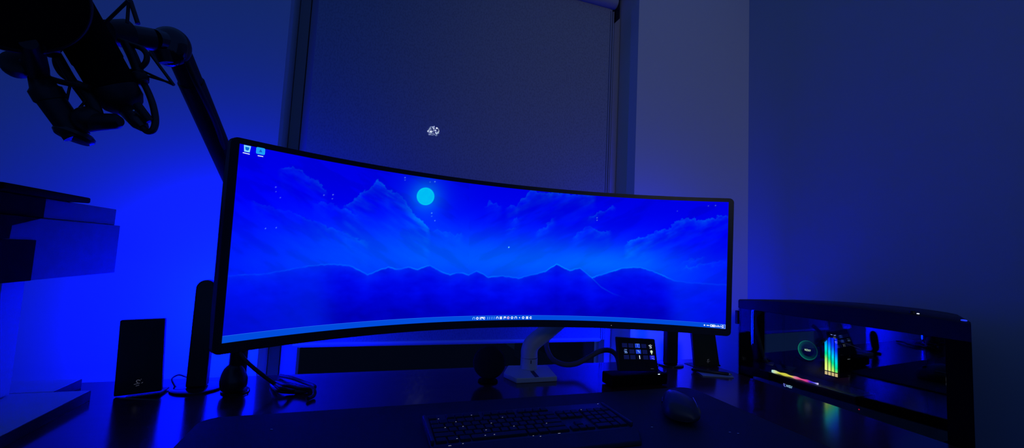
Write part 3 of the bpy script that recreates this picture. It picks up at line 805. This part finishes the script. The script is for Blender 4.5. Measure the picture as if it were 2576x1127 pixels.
# ------------------------------------------------------------------ mouse
ms = thing('computer_mouse', 'large dark sculpted computer mouse at the right end of the desk mat', 'computer mouse', at(1715, 1060, z=ZM))
MQ = Matrix.Rotation(math.radians(-36), 3, 'Z')
_m = at(1709, 1046, z=ZM); mc = V((_m.x, _m.y, ZM + .0012))
mvs = []; mfs = []; NSEC, NR = 17, 24
for i in range(NSEC):
    t_ = i / (NSEC - 1); y_ = -.070 + .132 * t_
    wd = .040 * (1 - abs(2 * t_ - .85) ** 3.0 * .42) + .001
    hh = .052 * (math.sin(math.pi * (t_ * .62 + .22)) ** 1.0)
    z0_ = .010 * max(0, 1 - t_ / .35) ** 2
    if i in (0, NSEC - 1): wd *= .72; hh *= .78
    for k in range(NR):
        a = 2 * math.pi * k / NR; ca_, sa_ = math.cos(a), math.sin(a)
        xx = wd * (abs(ca_) ** .75) * (1 if ca_ > 0 else -1)
        zz = z0_ + (hh - z0_) * (.5 + .5 * (abs(sa_) ** .7) * (1 if sa_ > 0 else -1))
        if sa_ > 0: zz -= .010 * (xx / .040) * (zz / .058); xx *= 1 - .18 * (zz / .058)
        mvs.append(mc + MQ @ V((xx, y_, zz)))
for i in range(NSEC - 1):
    for k in range(NR): mfs.append((i * NR + k, i * NR + (k + 1) % NR, (i + 1) * NR + (k + 1) % NR, (i + 1) * NR + k))
mfs += [tuple(range(NR)), tuple((NSEC - 1) * NR + k for k in range(NR))[::-1]]
MB().add(mvs, mfs).build('shell', M['kbcase'], ms, smooth=60)
MB().tube([mc + MQ @ V((-.010, .040, .036)), mc + MQ @ V((-.002, .040, .036))], .008, 20).build('wheel', M['metal_dark'], ms)
MB().tube(smoothpath([mc + MQ @ V((.0325, -.060, .015)), mc + MQ @ V((.0358, -.030, .026)), mc + MQ @ V((.0350, -.005, .032)), mc + MQ @ V((.0315, .026, .036))], 5), .0012, 8).build('side_highlight', M['silver'], ms)  # bright strip imitating the highlight along the right flank
MB().tube([mc + MQ @ V((-.0360, -.012, .027)), mc + MQ @ V((-.0360, .012, .029))], .0035, 12).build('thumb_button', M['satin'], ms)

# crumbs / specks of light lint on the mat
for i, (a, b) in enumerate(((1640, 1075), (1836, 1088), (1857, 1091), (683, 1081))):
    p = at(a, b, z=ZM)
    o = MB().box(p + V((-.0022, -.0008, .0002)), p + V((.0022, .0008, .0012)), .0003, 1, rot=Matrix.Rotation(-.3, 3, 'Z')).build('lint_speck', M['white'])
    tag(o, ['tiny white speck on the mat left of the mouse', 'tiny white speck on the mat right of the mouse, left of its pair', 'tiny white speck on the mat right of the mouse, right of its pair', 'tiny white speck near the left end of the desk mat'][i], 'speck', 'white specks on the desk mat')

# ------------------------------------------------------------------ computer tower
GX = 1.288
PA = math.radians(4.0)             # the tower stands slightly turned
PIV = V((GX, .75, 0))
GN, GT = V((-math.cos(PA), -math.sin(PA), 0)), V((math.sin(PA), -math.cos(PA), 0))
PRI = Matrix.Rotation(-PA, 3, 'Z')
pc = thing('computer_tower', 'large black computer tower with a glass side, lit in rainbow colours inside', 'computer', (GX, .75, PB))


def on(a, b, dx=0.0, x=None):
    """point seen at a pixel on the glass plane (or dx behind it), in the tower's own unturned frame"""
    if x is not None: dx = x - GX
    r = ray(a, b); s_ = (PIV - GN * dx - V((0, 0, CZ)) - V((0, 0, 0))).dot(GN) / r.dot(GN)
    return PRI @ (EYE + r * s_ - PIV) + PIV


yF, yN, zT = on(1857, 800).y, on(2443, 820).y, on(2200, 775).z
zF, zN = on(1860, 753).z, on(2441, 811).z
WX = .245
ft = .025
plan = [V((GX, yF, 0)), V((GX, yN, 0)), V((GX + WX, yN + WX * .47, 0)), V((GX + WX, yF, 0))]
lift = lambda z: [V((p.x, p.y, z)) for p in plan]
# shell panels
MB().hexa(lift(PB + ft), lift(PB + ft + .05), .004).build('bottom_panel', M['matte'], pc)
# arched top cover
tv = []; tf = []; N_ = 16
for i in range(N_ + 1):
    t_ = i / N_; yy = yF + (yN - yF) * t_
    zz = zF + (zN - zF) * t_ + .012 * math.sin(math.pi * t_) ** .8
    for x_, dz in ((GX, -.030), (GX, -.004), (GX + .006, 0), (GX + WX - .006, 0), (GX + WX, -.004), (GX + WX, -.030)):
        yo = yy + (x_ - GX) * .47 * t_ ** 3
        tv.append(V((x_, yo, zz + dz if dz > -.02 else zF - .030)))
for i in range(N_):
    for k in range(6): tf.append((i * 6 + k, i * 6 + (k + 1) % 6, (i + 1) * 6 + (k + 1) % 6, (i + 1) * 6 + k))
tf += [tuple(range(6)), tuple(N_ * 6 + k for k in range(6))[::-1]]
MB().add(tv, tf).build('top_cover', M['black'], pc)
zlo, zhi = PB + ft + .05, zF - .030
MB().box((GX + WX - .012, plan[2].y, zlo), (GX + WX, yF, zhi)).build('right_panel', M['matte'], pc)
MB().box((GX + .004, yF - .008, zlo), (GX + WX - .012, yF, zhi)).build('rear_panel', M['matte'], pc)
MB().hexa([V((GX, yN, zlo)), V((GX, yN + .045, zlo)), V((GX + WX - .012, plan[2].y + .045, zlo)), V((GX + WX - .012, plan[2].y, zlo))], [V((GX, yN, zhi)), V((GX, yN + .045, zhi)), V((GX + WX - .012, plan[2].y + .045, zhi)), V((GX + WX - .012, plan[2].y, zhi))]).build('front_panel', M['matte'], pc)
MB().box((GX, yN + .0455, zlo + .001), (GX + .004, yF, zhi - .001)).build('glass_panel', M['pcglass'], pc)
for yy in (yN + .06, yF - .06):
    for xx in (GX + .04, GX + WX - .05):
        if xx > GX + .1 and yy < .8: yy += .1
        MB().lathe([(.018, 0), (.02, ft)], (xx, yy, PB + .0004), (0, 0, 1), 20).build('foot', M['rubber'], pc)
# inner tray with the board
MB().box((GX + .213, yN + .17, zlo + .02), (GX + .218, yF - .012, zhi - .01)).build('board_tray', M['matte'], pc)
mbx = GX + .185
MB().box((mbx + .019, on(2125, 900, .18).y, zlo + .06), (mbx + .024, yF - .03, zhi - .02)).build('main_board', M['satin'], pc)
# pump
pcn = on(2032, 881, x=GX + .125)
pr_ = .030
MB().lathe([(pr_ * 1.05, .066), (pr_ * 1.05, .006), (pr_, 0)], pcn, (1, 0, 0), 40).build('pump_head', M['gloss'], pc)
rg = MB()
pts_r = [pcn + V((-.0012, -math.cos(a) * pr_, math.sin(a) * pr_)) for a in [k * 2 * math.pi / 48 for k in range(48)]]
ro = rg.tube(pts_r, .0011, 8, closed=True).build('light_ring', M['rgb'], pc)


def paint(o, fn):
    me = o.data; ca = me.color_attributes.new('picture', 'FLOAT_COLOR', 'POINT')
    org = ORG[o.name]
    for i, v in enumerate(me.vertices): ca.data[i].color = (*fn(v.co + org), 1)


gvs = []; gfs = []
for r_ in (.62, .75, .87, .97):
    gvs += [pcn + V((-.0004, -math.cos(k * 2 * math.pi / 48) * pr_ * r_, math.sin(k * 2 * math.pi / 48) * pr_ * r_)) for k in range(48)]
for i in range(3):
    for k in range(48): gfs.append((i * 48 + k, i * 48 + (k + 1) % 48, (i + 1) * 48 + (k + 1) % 48, (i + 1) * 48 + k))
gf = MB().add(gvs, gfs).build('glow_face', M['rgb'], pc, smooth=False)


def gface(p):
    r_ = math.hypot(p.y - pcn.y, p.z - pcn.z) / pr_
    k = max(0, min(1, (r_ - .62) / .33)) * max(0, min(1, .35 + (p.y - pcn.y) / pr_ * .55 - (p.z - pcn.z) / pr_ * .3))
    return tuple(c * k * .55 + d for c, d in zip(lin(10, 130, 95), lin(0, 16, 26)))


paint(gf, gface)
paint(ro, lambda p: tuple(c * (.12 + .88 * max(0, min(1, .45 + (p.y - pcn.y) / pr_ * .45 - (p.z - pcn.z) / pr_ * .25))) for c in lin(20, 160, 115)))
mb = MB(); strokes(mb, pcn + V((-.0006, 0, 0)), V((0, -.0011, 0)), V((0, 0, .0012)), [[(-8, -2), (-8, 2), (-5, -2), (-5, 2)], [(-3.4, 2), (-.4, 2), (-3.4, -2), (-.4, -2)], [(1, 2), (3.8, -2)], [(1, -2), (3.8, 2)], [(5, 2), (8.4, 2)], [(6.7, 2), (6.7, -2)]], 1.1, V((-1, 0, 0)))
mb.build('pump_lettering', glow('pump_text', lin(215, 250, 200), 1), pc, smooth=False)
# memory sticks
RX = GX + .135


def ram_col(t, k):
    """t: 0 bottom .. 1 top, k: stick 0..3 from the rear"""
    q = t * 1.0 + k * .11
    st = [(.0, (225, 225, 130)), (.25, (215, 225, 110)), (.42, (150, 220, 90)), (.55, (0, 205, 130)), (.72, (0, 200, 215)), (.88, (0, 130, 245)), (1.02, (5, 50, 240)), (1.4, (0, 10, 215))]
    for (a, ca_), (b, cb) in zip(st[:-1], st[1:]):
        if q <= b:
            f_ = max(0, (q - a) / (b - a)); return lin(*[ca_[i] * (1 - f_) + cb[i] * f_ for i in range(3)])
    return lin(*st[-1][1])


ra, rb = on(2073, 846, x=RX), on(2107, 858, x=RX); r0_, r1_ = on(2075, 941, x=RX), on(2107, 949, x=RX)
pitch_ = (ra.y - rb.y) / 4
ztop, zbot = (ra.z + rb.z) / 2 + .003, (r0_.z + r1_.z) / 2
for k in range(4):
    yc = ra.y - pitch_ * (k + .5)
    st = MB().box((RX + .0014, yc - pitch_ * .36, zbot - .004), (RX + .066, yc + pitch_ * .36, ztop - .002), .0008, 1).build('memory_stick', M['satin'], pc)
    vs = []; fs = []; n_ = 24
    hgap = (ztop - zbot) * .085
    for i in range(n_ + 1):
        z_ = zbot + hgap + .003 + (ztop - zbot - hgap - .003) * i / n_
        vs += [V((RX, yc - pitch_ * .36, z_)), V((RX, yc + pitch_ * .36, z_)), V((RX + .0012, yc + pitch_ * .36, z_)), V((RX + .0012, yc - pitch_ * .36, z_))]
    for i in range(n_):
        for j in range(4): fs.append((4 * i + j, 4 * i + (j + 1) % 4, 4 * i + 4 + (j + 1) % 4, 4 * i + 4 + j))
    fs += [(0, 1, 2, 3), (4 * n_ + 3, 4 * n_ + 2, 4 * n_ + 1, 4 * n_)]
    lb = MB().add(vs, fs).build('light_strip', M['rgb'], st, smooth=False)
    paint(lb, lambda p, k=k: tuple(2.0 * c for c in ram_col((p.z - zbot) / (ztop - zbot), k)))
    MB().box((RX, yc - pitch_ * .36, zbot), (RX + .0012, yc + pitch_ * .36, zbot + hgap)).build('end_light', glow('ram_end', lin(255, 225, 150), 1.0), st, smooth=False)
# marks above the memory
mb = MB()
strokes(mb, on(2091, 841, x=RX), V((0, -.001, 0)), V((0, 0, .001)), [[(-13, 1), (-11, .6)], [(-7, .6), (-5, .2)], [(-1, -.6), (3, -1)], [(8, -1.2), (10, -2), (13, -.2)]], 1.8, V((-1, 0, 0)))
mb.build('board_lights', glow('board_led', lin(150, 170, 255), 1), pc, smooth=False)
# edge of a bracket, faint glow added to imitate light reflected along it
MB().tube([on(2104, 855, x=GX + .10), on(2166, 878, x=GX + .10)], .0006, 6).build('bracket_edge', mat('bracket_glint', (.3, .3, .34), .35, metal=.5, emit=(.2, .2, .3), es=.08), pc)
# graphics card lying flat, rainbow edge towards the glass
gx = GX + .100
g0, g1 = on(1936, 938, x=gx), on(2150, 994, x=gx)
gz = (g0.z + g1.z) / 2
gcard = MB().box((gx + .004, g1.y, gz - .05), (mbx + .018, g0.y + .008, gz - .004), .003).build('graphics_card', M['satin'], pc)
plate = MB().box((gx + .004, g1.y, gz - .0035), (mbx + .018, g0.y + .008, gz - .001), .0008).build('backplate', mat('card_backplate', (.55, .55, .56), .3, metal=.3, noise=.1), gcard)
ga, gb = on(1941, 932.5, x=gx), on(2057, 967.5, x=gx)
vs = []; fs = []; n_ = 48
for i in range(n_ + 1):
    t_ = i / n_; p = ga.lerp(gb, t_); p = V((p.x, p.y, (ga.z + gb.z) / 2))
    hh = (.0042 + .0014 * math.sin(t_ * 26)) * (1 - .45 * t_)
    vs += [p + V((0, 0, -hh * .8)), p + V((0, 0, hh)), p + V((.004, 0, hh)), p + V((.004, 0, -hh * .8))]
for i in range(n_):
    for j in range(4): fs.append((4 * i + j, 4 * i + (j + 1) % 4, 4 * i + 4 + (j + 1) % 4, 4 * i + 4 + j))
fs += [(0, 1, 2, 3), (4 * n_ + 3, 4 * n_ + 2, 4 * n_ + 1, 4 * n_)]
gs = MB().add(vs, fs).build('edge_light', M['rgb'], gcard, smooth=False)
stp = [(0, (190, 250, 245)), (.08, (240, 250, 180)), (.2, (235, 235, 60)), (.45, (240, 225, 80)), (.52, (245, 150, 170)), (.62, (250, 90, 150)), (.78, (235, 60, 150)), (.86, (60, 40, 230)), (.94, (110, 100, 250)), (1, (230, 220, 255))]


def gcol(p):
    t_ = max(0, min(1, (ga.y - p.y) / (ga.y - gb.y)))
    for (a, ca_), (b, cb) in zip(stp[:-1], stp[1:]):
        if t_ <= b:
            f_ = (t_ - a) / (b - a); return tuple(1.3 * c for c in lin(*[ca_[i] * (1 - f_) + cb[i] * f_ for i in range(3)]))
    return lin(*stp[-1][1])


paint(gs, gcol)
# emblem and lettering on the card's edge
lo_ = on(1984, 972, x=gx + .0035)
mb = MB(); UX, UZ = V((0, -.00115, 0)), V((0, 0, .00115))
strokes(mb, lo_, UX, UZ, [[(-15, 4), (-15, 0), (-12, -4), (-10, -3)], [(-15, 4), (-10, 3)], [(-11.5, 2.5), (-12, -1)]], 1.6, V((-1, 0, 0)))
mb.build('card_emblem', glow('emblem_violet', lin(120, 130, 235), 1), gcard, smooth=False)
mb = MB(); strokes(mb, lo_, UX, UZ, [[(-7, -2.8), (-5.4, 3), (-3.4, -1), (-.4, 3), (-2, -2.8)], [(6, 3), (2.2, 3), (1.7, .2), (5.2, .2), (4.7, -2.8), (.8, -2.8)], [(9.4, 3), (7.8, -2.8)]], 1.5, V((-1, 0, 0)))
mb.build('card_lettering', glow('lettering_cyan', lin(170, 225, 255), 1), gcard, smooth=False)
# coolant tube near the rear
MB().tube(smoothpath([on(1912, 783, x=GX + .06), on(1898, 800, x=GX + .05), on(1908, 850, x=GX + .06), on(1925, 905, x=GX + .08), on(1945, 915, x=GX + .10)], 8), .007, 14).build('coolant_tube', mat('coolant_tube_skin', (.05, .06, .07), .4), pc)
MB().tube(smoothpath([pcn + V((.02, -.02, .02)), pcn + V((.0, -.06, .06)), pcn + V((.02, -.05, .11))], 8), .006, 14).build('coolant_tube', M['rubber'], pc)
# small hinge at the rear edge, knob and lights on the top
MB().box(on(1858, 783) + V((-.004, .0, -.045)), on(1858, 783) + V((.02, .012, .002)), .002).build('hinge', M['black'], pc)
tp = lambda px: zF + (zN - zF) * ((yF - on(px, 790).y) / (yF - yN)) + .012 * max(0, math.sin(math.pi * (yF - on(px, 790).y) / (yF - yN))) ** .8
p = on(2288, 786); MB().lathe([(.006, 0), (.006, .006), (.005, .007)], (GX + .012, p.y, tp(2288) - .0005), (0, 0, 1), 20).build('power_button', M['black'], pc)
p = on(2304, 791); MB().ball((GX + .010, p.y, tp(2304) + .0012), .0022, 12, 8, (1, 1.4, .6)).build('port_light', glow('port_white', lin(230, 235, 255), 1), pc)
p = on(2420, 806); MB().ball((GX + .009, p.y, tp(2420) + .001), .005, 16, 8, (.7, 1.2, .45)).build('corner_light', glow('corner_blue', lin(35, 60, 240), 1), pc)

p = on(2161, 1030, .004); MB().ball(p, .0016, 10, 6).build('indicator_light', glow('red_led', lin(170, 20, 40), 1), pc)
pc.rotation_euler = (0, 0, PA)

# ------------------------------------------------------------------ left side furniture
YK = 1.235
wc = thing('cabinet', 'pale cabinet with black side covers at the left edge of the photo', 'cabinet', (-.75, 1.15, at(303, 690, y=YK).z))
cz1, cz0 = at(303, 568, y=YK).z, at(290, 686, y=YK).z
cx_ = at(303, 568, y=YK).x
xs = cx_ + .004
MB().box((-1.05, .84, cz0), (cx_, YK, cz1), .0015).build('body', M['greybox'], wc)
MB().box((cx_ + .0003, .845, at(80, 706, x=xs).z), (xs, at(86, 650, x=xs).y, at(60, 603, x=xs).z), .001).build('side_cover', M['matte'], wc)
MB().prism([V((cx_ + .0003, .845, at(20, 600, x=xs).z - .004)), V((cx_ + .0003, at(24, 600, x=xs).y, at(24, 600, x=xs).z)), V((cx_ + .0003, at(31, 567, x=xs).y, at(31, 567, x=xs).z)), V((cx_ + .0003, at(106, 549, x=xs).y, cz1 - .0005)), V((cx_ + .0003, .845, cz1 - .0005))], (.0035, 0, 0)).build('side_cover', M['matte'], wc)
sb = thing('storage_box', 'flat pale box with a black front on top of the pale cabinet', 'box', (-.75, 1.15, cz1))
ux_ = at(292, 540, y=YK - .008).x
uz1 = at(293, 527, y=YK - .008).z
ybk = at(110, 530, x=ux_).y
MB().box((-1.0, ybk + .0005, cz1 + .0005), (ux_, YK - .008, uz1), .0015).build('body', M['greybox'], sb)
MB().box((-1.0, .845, cz1 + .0005), (ux_ + .002, ybk, uz1 - .0), .002).build('front_panel', M['matte'], sb)
bd0, bd1 = at(230, 493, y=1.1), at(230, 502, y=1.1)
tag(MB().box((-1.02, .86, uz1 + .0006), (bd0.x + .012, at(230, 500, x=bd0.x + .012).y, uz1 + .0006 + (bd0.z - bd1.z) * 1.5), .003).build('flat_panel', M['matte']), 'thin black slab lying on top of the flat pale box', 'panel')
tag(MB().box((at(14, 716, y=1.1).x - .06, 1.09, DZ + .0235), (at(14, 716, y=1.1).x, 1.15, cz0 - .0006), .002).build('support_post', M['whitebox']), 'white upright post under the pale cabinet at the left edge', 'post')
sx = -.537
zs = at(231, 981, x=sx).z
wb = thing('white_board', 'thick white board with its shaded side painted dark, lying on the left end of the desk', 'board', (-.8, .82, DZ))
MB().box((-1.12, .48, DZ + .0003), (sx - .002, 1.162, zs), .001).build('board', M['whitebox'], wb)
MB().box((sx - .002, .48, DZ + .0003), (sx, 1.162, zs - .0008)).build('side_shade_strip', M['edge'], wb)  # thin dark strip, paints the shade on the board's side face
p = at(204, 976, z=DZ)
zz = at(204, 953, y=p.y).z
wk = thing('white_block', 'small white block with its shaded end painted dark, behind the thick white board', 'block', (-.8, 1.2, DZ))
MB().box((-1.12, 1.168, DZ + .0003), (p.x - .002, p.y, zz), .001).build('block', M['whitebox'], wk)
MB().box((p.x - .002, 1.168, DZ + .0003), (p.x, p.y, zz - .0008)).build('end_shade_strip', M['edge'], wk)  # shade of the block's end face, put on as a dark strip

# ------------------------------------------------------------------ microphone, its arm and cables
bo = thing('boom_arm', 'black microphone boom arm rising from behind the left end of the monitor', 'microphone arm', (-.27, 1.165, DZ))
post_t = at(590, 880, y=1.165)
bpt = V((at(592, 985, z=DZ).x, at(592, 985, z=DZ).y, DZ))
MB().tube([bpt + V((0, 0, .004)), V((bpt.x, bpt.y, DZ + .03)), V((bpt.x, bpt.y, post_t.z + .12))], [.012, .019, .0175], 24).build('post', M['black'], bo)
kc = [at(588, 985, y=1.16), at(588, 965, y=1.16), at(588, 940, y=1.16), at(592, 918, y=1.16)]
MB().tube(smoothpath(kc, 4), [.016, .022, .026, .0275, .028, .0285, .028, .0265, .025, .023, .021, .018, .014][:13], 24).build('clamp_body', M['satin'], bo)
MB().lathe([(.030, 0), (.030, .003), (.026, .006)], bpt + V((0, 0, .0003)), (0, 0, 1), 32).build('base_ring', M['metal_dark'], bo)
A_top, A_bot = at(447, 128, d=.70), at(592, 465, d=.94)
elb = A_bot + (A_bot - A_top).normalized() * .10
wv = (A_bot - A_top).normalized()
MB().tube([A_top, A_top.lerp(elb, .02), A_top.lerp(elb, .14), A_top.lerp(elb, .141), elb], [.0175, .0185, .0185, .0205, .0195], 24).build('upper_tube', M['black'], bo)
MB().tube(smoothpath([elb, elb.lerp(V((bpt.x, bpt.y, post_t.z + .12)), .5), V((bpt.x, bpt.y, post_t.z + .12))], 4), .0185, 20).build('lower_tube', M['black'], bo)
MB().ball(elb, .028).build('elbow_joint', M['satin'], bo)
# swivel head at the top
hd = at(428, 118, d=.69)
MB().ball(hd, .031, 28, 18, (.95, .8, 1.05)).build('swivel_head', M['gloss'], bo)
MB().tube([at(385, 100, d=.66), at(428, 112, d=.69)], [.0165, .020], 24).build('swivel_neck', M['gloss'], bo)
MB().tube([at(408, 128, d=.672), at(418, 158, d=.676)], [.013, .010], 18).build('tension_knob', M['black'], bo)
# cable running along the tube
ofs = [at(470, 155, d=.69), at(492, 205, d=.71), at(520, 262, d=.75), at(545, 320, d=.80), at(562, 375, d=.85), at(572, 420, d=.9), at(585, 470, d=.95)]
o_ = MB().tube(smoothpath(ofs, 5), .0042, 10).build('microphone_cable', M['rubber'])
tag(o_, 'thin black cable running along the boom arm above the monitor corner', 'cable')

# shock mount
sh = thing('shock_mount', 'black spider shock mount with elastic cords holding the microphone', 'shock mount', at(330, 170, d=.60))
ax_t, ax_b = at(103, -95, d=.53), at(298, 240, d=.585)
ax = (ax_b - ax_t).normalized()
MB().tube([at(300, 88, d=.62), at(385, 100, d=.655)], [.017, .0165], 24).build('clamp', M['satin'], sh)
MB().tube([at(268, 80, d=.60), at(318, 86, d=.625)], [.016, .021], 24).build('clamp_knob', M['black'], sh)


def ringpts(c, nrm, r, n=40):
    nrm = nrm.normalized(); a = nrm.orthogonal().normalized(); b = nrm.cross(a)
    return [c + (a * math.cos(k * 2 * math.pi / n) + b * math.sin(k * 2 * math.pi / n)) * r for k in range(n)]


def arc(pp, d0, d1, k=6):
    n = len(pp); return smoothpath([at(x, y, d=d0 + (d1 - d0) * i / (n - 1)) for i, (x, y) in enumerate(pp)], k)


def ring_at(pp, ds, r, nm):
    MB().tube(arc(pp, *ds), r, 12).build(nm, M['black'], sh)


ring_at([(300, 100), (330, 112), (356, 122), (369, 138), (366, 158), (348, 174), (330, 180), (300, 190)], (.60, .60), .0036, 'ring')
ring_at([(145, 130), (140, 152), (146, 172), (160, 190), (186, 205), (225, 218), (262, 216)], (.55, .56), .0036, 'ring')
ring_at([(120, 196), (150, 205), (185, 213), (225, 221)], (.54, .55), .0036, 'ring')
ring_at([(318, 110), (332, 138), (343, 165), (352, 190), (362, 208)], (.60, .60), .0066, 'rod')
MB().ball(at(352, 196, d=.6), .0105, 20, 12).build('ring_clamp', M['black'], sh)
MB().ball(at(126, 128, d=.545), .0085, 20, 12).build('ring_clamp', M['black'], sh)
ring_at([(128, 112), (152, 152), (180, 200), (214, 246), (236, 280)], (.55, .56), .0050, 'rod')
ring_at([(215, 232), (236, 262), (246, 290), (240, 302)], (.555, .555), .0062, 'rod')
cords = [((322, 2), (256, 66), .59), ((324, 0), (320, 58), .60), ((328, 2), (347, 60), .60), ((376, 132), (437, 214), .61), ((362, 180), (437, 214), .61), ((366, 190), (432, 209), .61), ((176, 216), (165, 265), .55), ((217, 252), (184, 290), .55)]
for i, (a, b, d_) in enumerate(cords):
    MB().tube([at(*a, d=d_), at(*b, d=d_)], .0030 if i == 2 else (.0022 if i in (0, 1, 3) else .0016), 8).build('elastic_cord', M['rubber'], sh)

# microphone
mi = thing('studio_microphone', 'large black studio microphone hanging upper left in its shock mount', 'microphone', ax_b)
rb_ = 51.5 / F * .565
MB().lathe([(rb_ * 1.02, 0), (rb_ * 1.02, .12), (rb_ * .98, .122), (rb_ * .98, (ax_b - ax_t).length * .93)], ax_t, ax, 40).build('body', M['matte'], mi)
L_ = (ax_b - ax_t).length
MB().lathe([(rb_ * .97, 0), (rb_ * .96, .016), (rb_ * .80, .026), (rb_ * .5, .034), (.010, .036)], ax_t + ax * L_ * .935, ax, 40).build('bottom_cap', M['black'], mi)
MB().ball(ax_t - ax * .01, rb_ * 1.02).build('grille', M['metal_dark'], mi)
xl = at(318, 275, d=.585); xe = at(362, 322, d=.58)
MB().tube([xl, xl.lerp(xe, .1), xl.lerp(xe, .75), xe], [.0085, .0105, .0098, .006], 20).build('cable_plug', M['satin'], mi)
MB().ball(at(337, 279, d=.572), .0022, 10, 8).build('plug_latch', M['silver'], mi)
o_ = MB().tube(smoothpath([at(356, 318, d=.58), at(372, 331, d=.58), at(386, 325, d=.58), at(391, 300, d=.585), at(384, 262, d=.59), at(371, 228, d=.60), at(356, 200, d=.605), at(345, 180, d=.61)], 6), .0042, 12).build('microphone_cable', M['rubber'])
tag(o_, 'short black cable looping up from the plug of the microphone', 'cable')
MB().tube(smoothpath([at(345, 262, d=.575), at(362, 285, d=.577), at(378, 305, d=.58)], 4), .0050, 12).build('side_bracket', M['black'], mi)

# knob lever of the mount (lower middle)
lv = thing('mount_adapter', 'black tube and rounded lever hanging below the shock mount', 'microphone fitting', at(200, 340, d=.55))
MB().tube([at(100, 195, d=.535), at(112, 222, d=.535), at(113, 224, d=.535), at(128, 250, d=.54), at(129, 252, d=.54), at(195, 345, d=.555)], [.011, .0135, .0165, .0165, .0145, .0140], 24).build('tube', M['black'], lv)
MB().lathe([(.001, -.003), (.018, -.002), (.0215, .002), (.0215, .006), (.018, .009)], at(183, 346, d=.556), V((.25, .2, 1)), 32, caps=False).build('end_disc', M['satin'], lv)
MB().tube([at(205, 305, d=.55), at(235, 308, d=.55), at(292, 305, d=.55), at(303, 305, d=.55)], [.012, .0115, .0100, .006], 24).build('lever', M['black'], lv)
MB().ball(at(222, 300, d=.55), .0165, 24, 14).build('lever_joint', M['black'], lv)

# pop filter
pf = thing('pop_filter', 'round black pop filter disc cut by the top left corner of the picture', 'pop filter', at(60, 130, d=.47))
pcn_ = at(37, -20, d=.47); pnv = (EYE - pcn_).normalized(); pnv = (pnv + V((.22, .10, -.05))).normalized()
MB().lathe([(.001, -.002), (.0615, -.002), (.0615, .002), (.001, .002)], pcn_, pnv, 64, caps=False).build('mesh_disc', M['matte'], pf)
MB().tube(ringpts(pcn_ - pnv * .006, pnv, .0630, 72), .0042, 14, closed=True).build('rim', M['satin'], pf)
MB().tube([at(72, 108, d=.49), at(84, 140, d=.51), at(92, 172, d=.525), at(102, 198, d=.533)], [.008, .0115, .0115, .009], 20).build('bracket', M['black'], pf)
MB().lathe([(.009, -.012), (.0135, -.010), (.0148, -.004), (.0148, .004), (.0135, .010), (.009, .012)], at(42, 163, d=.52), V((.35, -.85, .1)), 28).build('clamp_knob', M['rubber'], pf)
MB().tube([at(50, 160, d=.52), at(100, 165, d=.525)], [.008, .010], 16).build('clamp_bolt', M['metal_dark'], pf)
MB().tube([at(95, 120, d=.50), at(118, 112, d=.52), at(142, 122, d=.54)], [.007, .006, .006], 14).build('arm', M['black'], pf)

# cables under the left end of the monitor
o_ = MB().tube(smoothpath([at(604, 888, y=1.16), at(618, 907, y=1.15), at(640, 927, y=1.15), at(664, 946, y=1.15), at(686, 962, y=1.15), at(704, 972, y=1.15)], 6), .0045, 10).build('power_cable', M['rubber'])
tag(o_, 'black cable slanting down from the boom arm post to the coiled cable', 'cable')
zc = DZ + .006
loops = [[(705, 945), (735, 951), (765, 962), (790, 971), (786, 978), (760, 974), (725, 966), (690, 963), (684, 968), (700, 982), (730, 986), (765, 985), (786, 979)],
         [(693, 962), (720, 970), (750, 977), (782, 977), (791, 985), (788, 996), (775, 1003)], [(690, 966), (712, 978), (745, 984), (780, 983)]]
cc_ = MB()
for k, l in enumerate(loops):
    cc_.tube(smoothpath([at(a, b, z=zc + .006 * (k + .6 * (i % 2)) * (0 if i >= len(l) - 2 else 1)) for i, (a, b) in enumerate(l)], 6), .0045, 10)
o_ = cc_.build('coiled_cable', M['rubber'])
tag(o_, 'coil of black cable lying on the desk under the left end of the monitor', 'cable')
mb = MB().tube([p + V((0, 0, .0)) for p in arc([(603, 981), (612, 977), (624, 979), (622, 986), (610, 990), (602, 987)], 1, 1) ] and [at(a, b, z=DZ + .004) for a, b in ((603, 981), (612, 977), (624, 979), (624, 985), (612, 989), (603, 987))], .0016, 8, closed=True)
tag(mb.build('key_ring', M['silver']), 'small shiny ring lying beside the foot of the boom arm', 'ring')

# ------------------------------------------------------------------ light from the room and the sky
wd = bpy.data.worlds.new('night'); bpy.context.scene.world = wd; wd.use_nodes = True
wd.node_tree.nodes['Background'].inputs[0].default_value = (.07, .22, 1.0, 1); wd.node_tree.nodes['Background'].inputs[1].default_value = .205
la = bpy.data.lights.new('hall_lamp', 'SPOT'); la.shadow_soft_size = .3; la.energy = 25.0; la.color = (.95, .95, 1.0); la.spot_size = math.radians(40); la.spot_blend = 1.0
lo2 = bpy.data.objects.new('hall_lamp', la); C.objects.link(lo2); lo2.location = (.4, -2.6, 2.2)
lo2.rotation_euler = (V((1.22, 1.45, 1.70)) - lo2.location).to_track_quat('-Z', 'Y').to_euler()

sc = bpy.context.scene
sc.view_settings.view_transform = 'Standard'
try: sc.view_settings.look = 'None'
except Exception: pass
sc.view_settings.exposure = 0.0
sc.view_settings.gamma = 1.0
sc.view_settings.use_curve_mapping = False
sc.cycles.max_bounces = 8
sc.cycles.transparent_max_bounces = 16
sc.cycles.sample_clamp_indirect = 8
sc.cycles.use_denoising = True
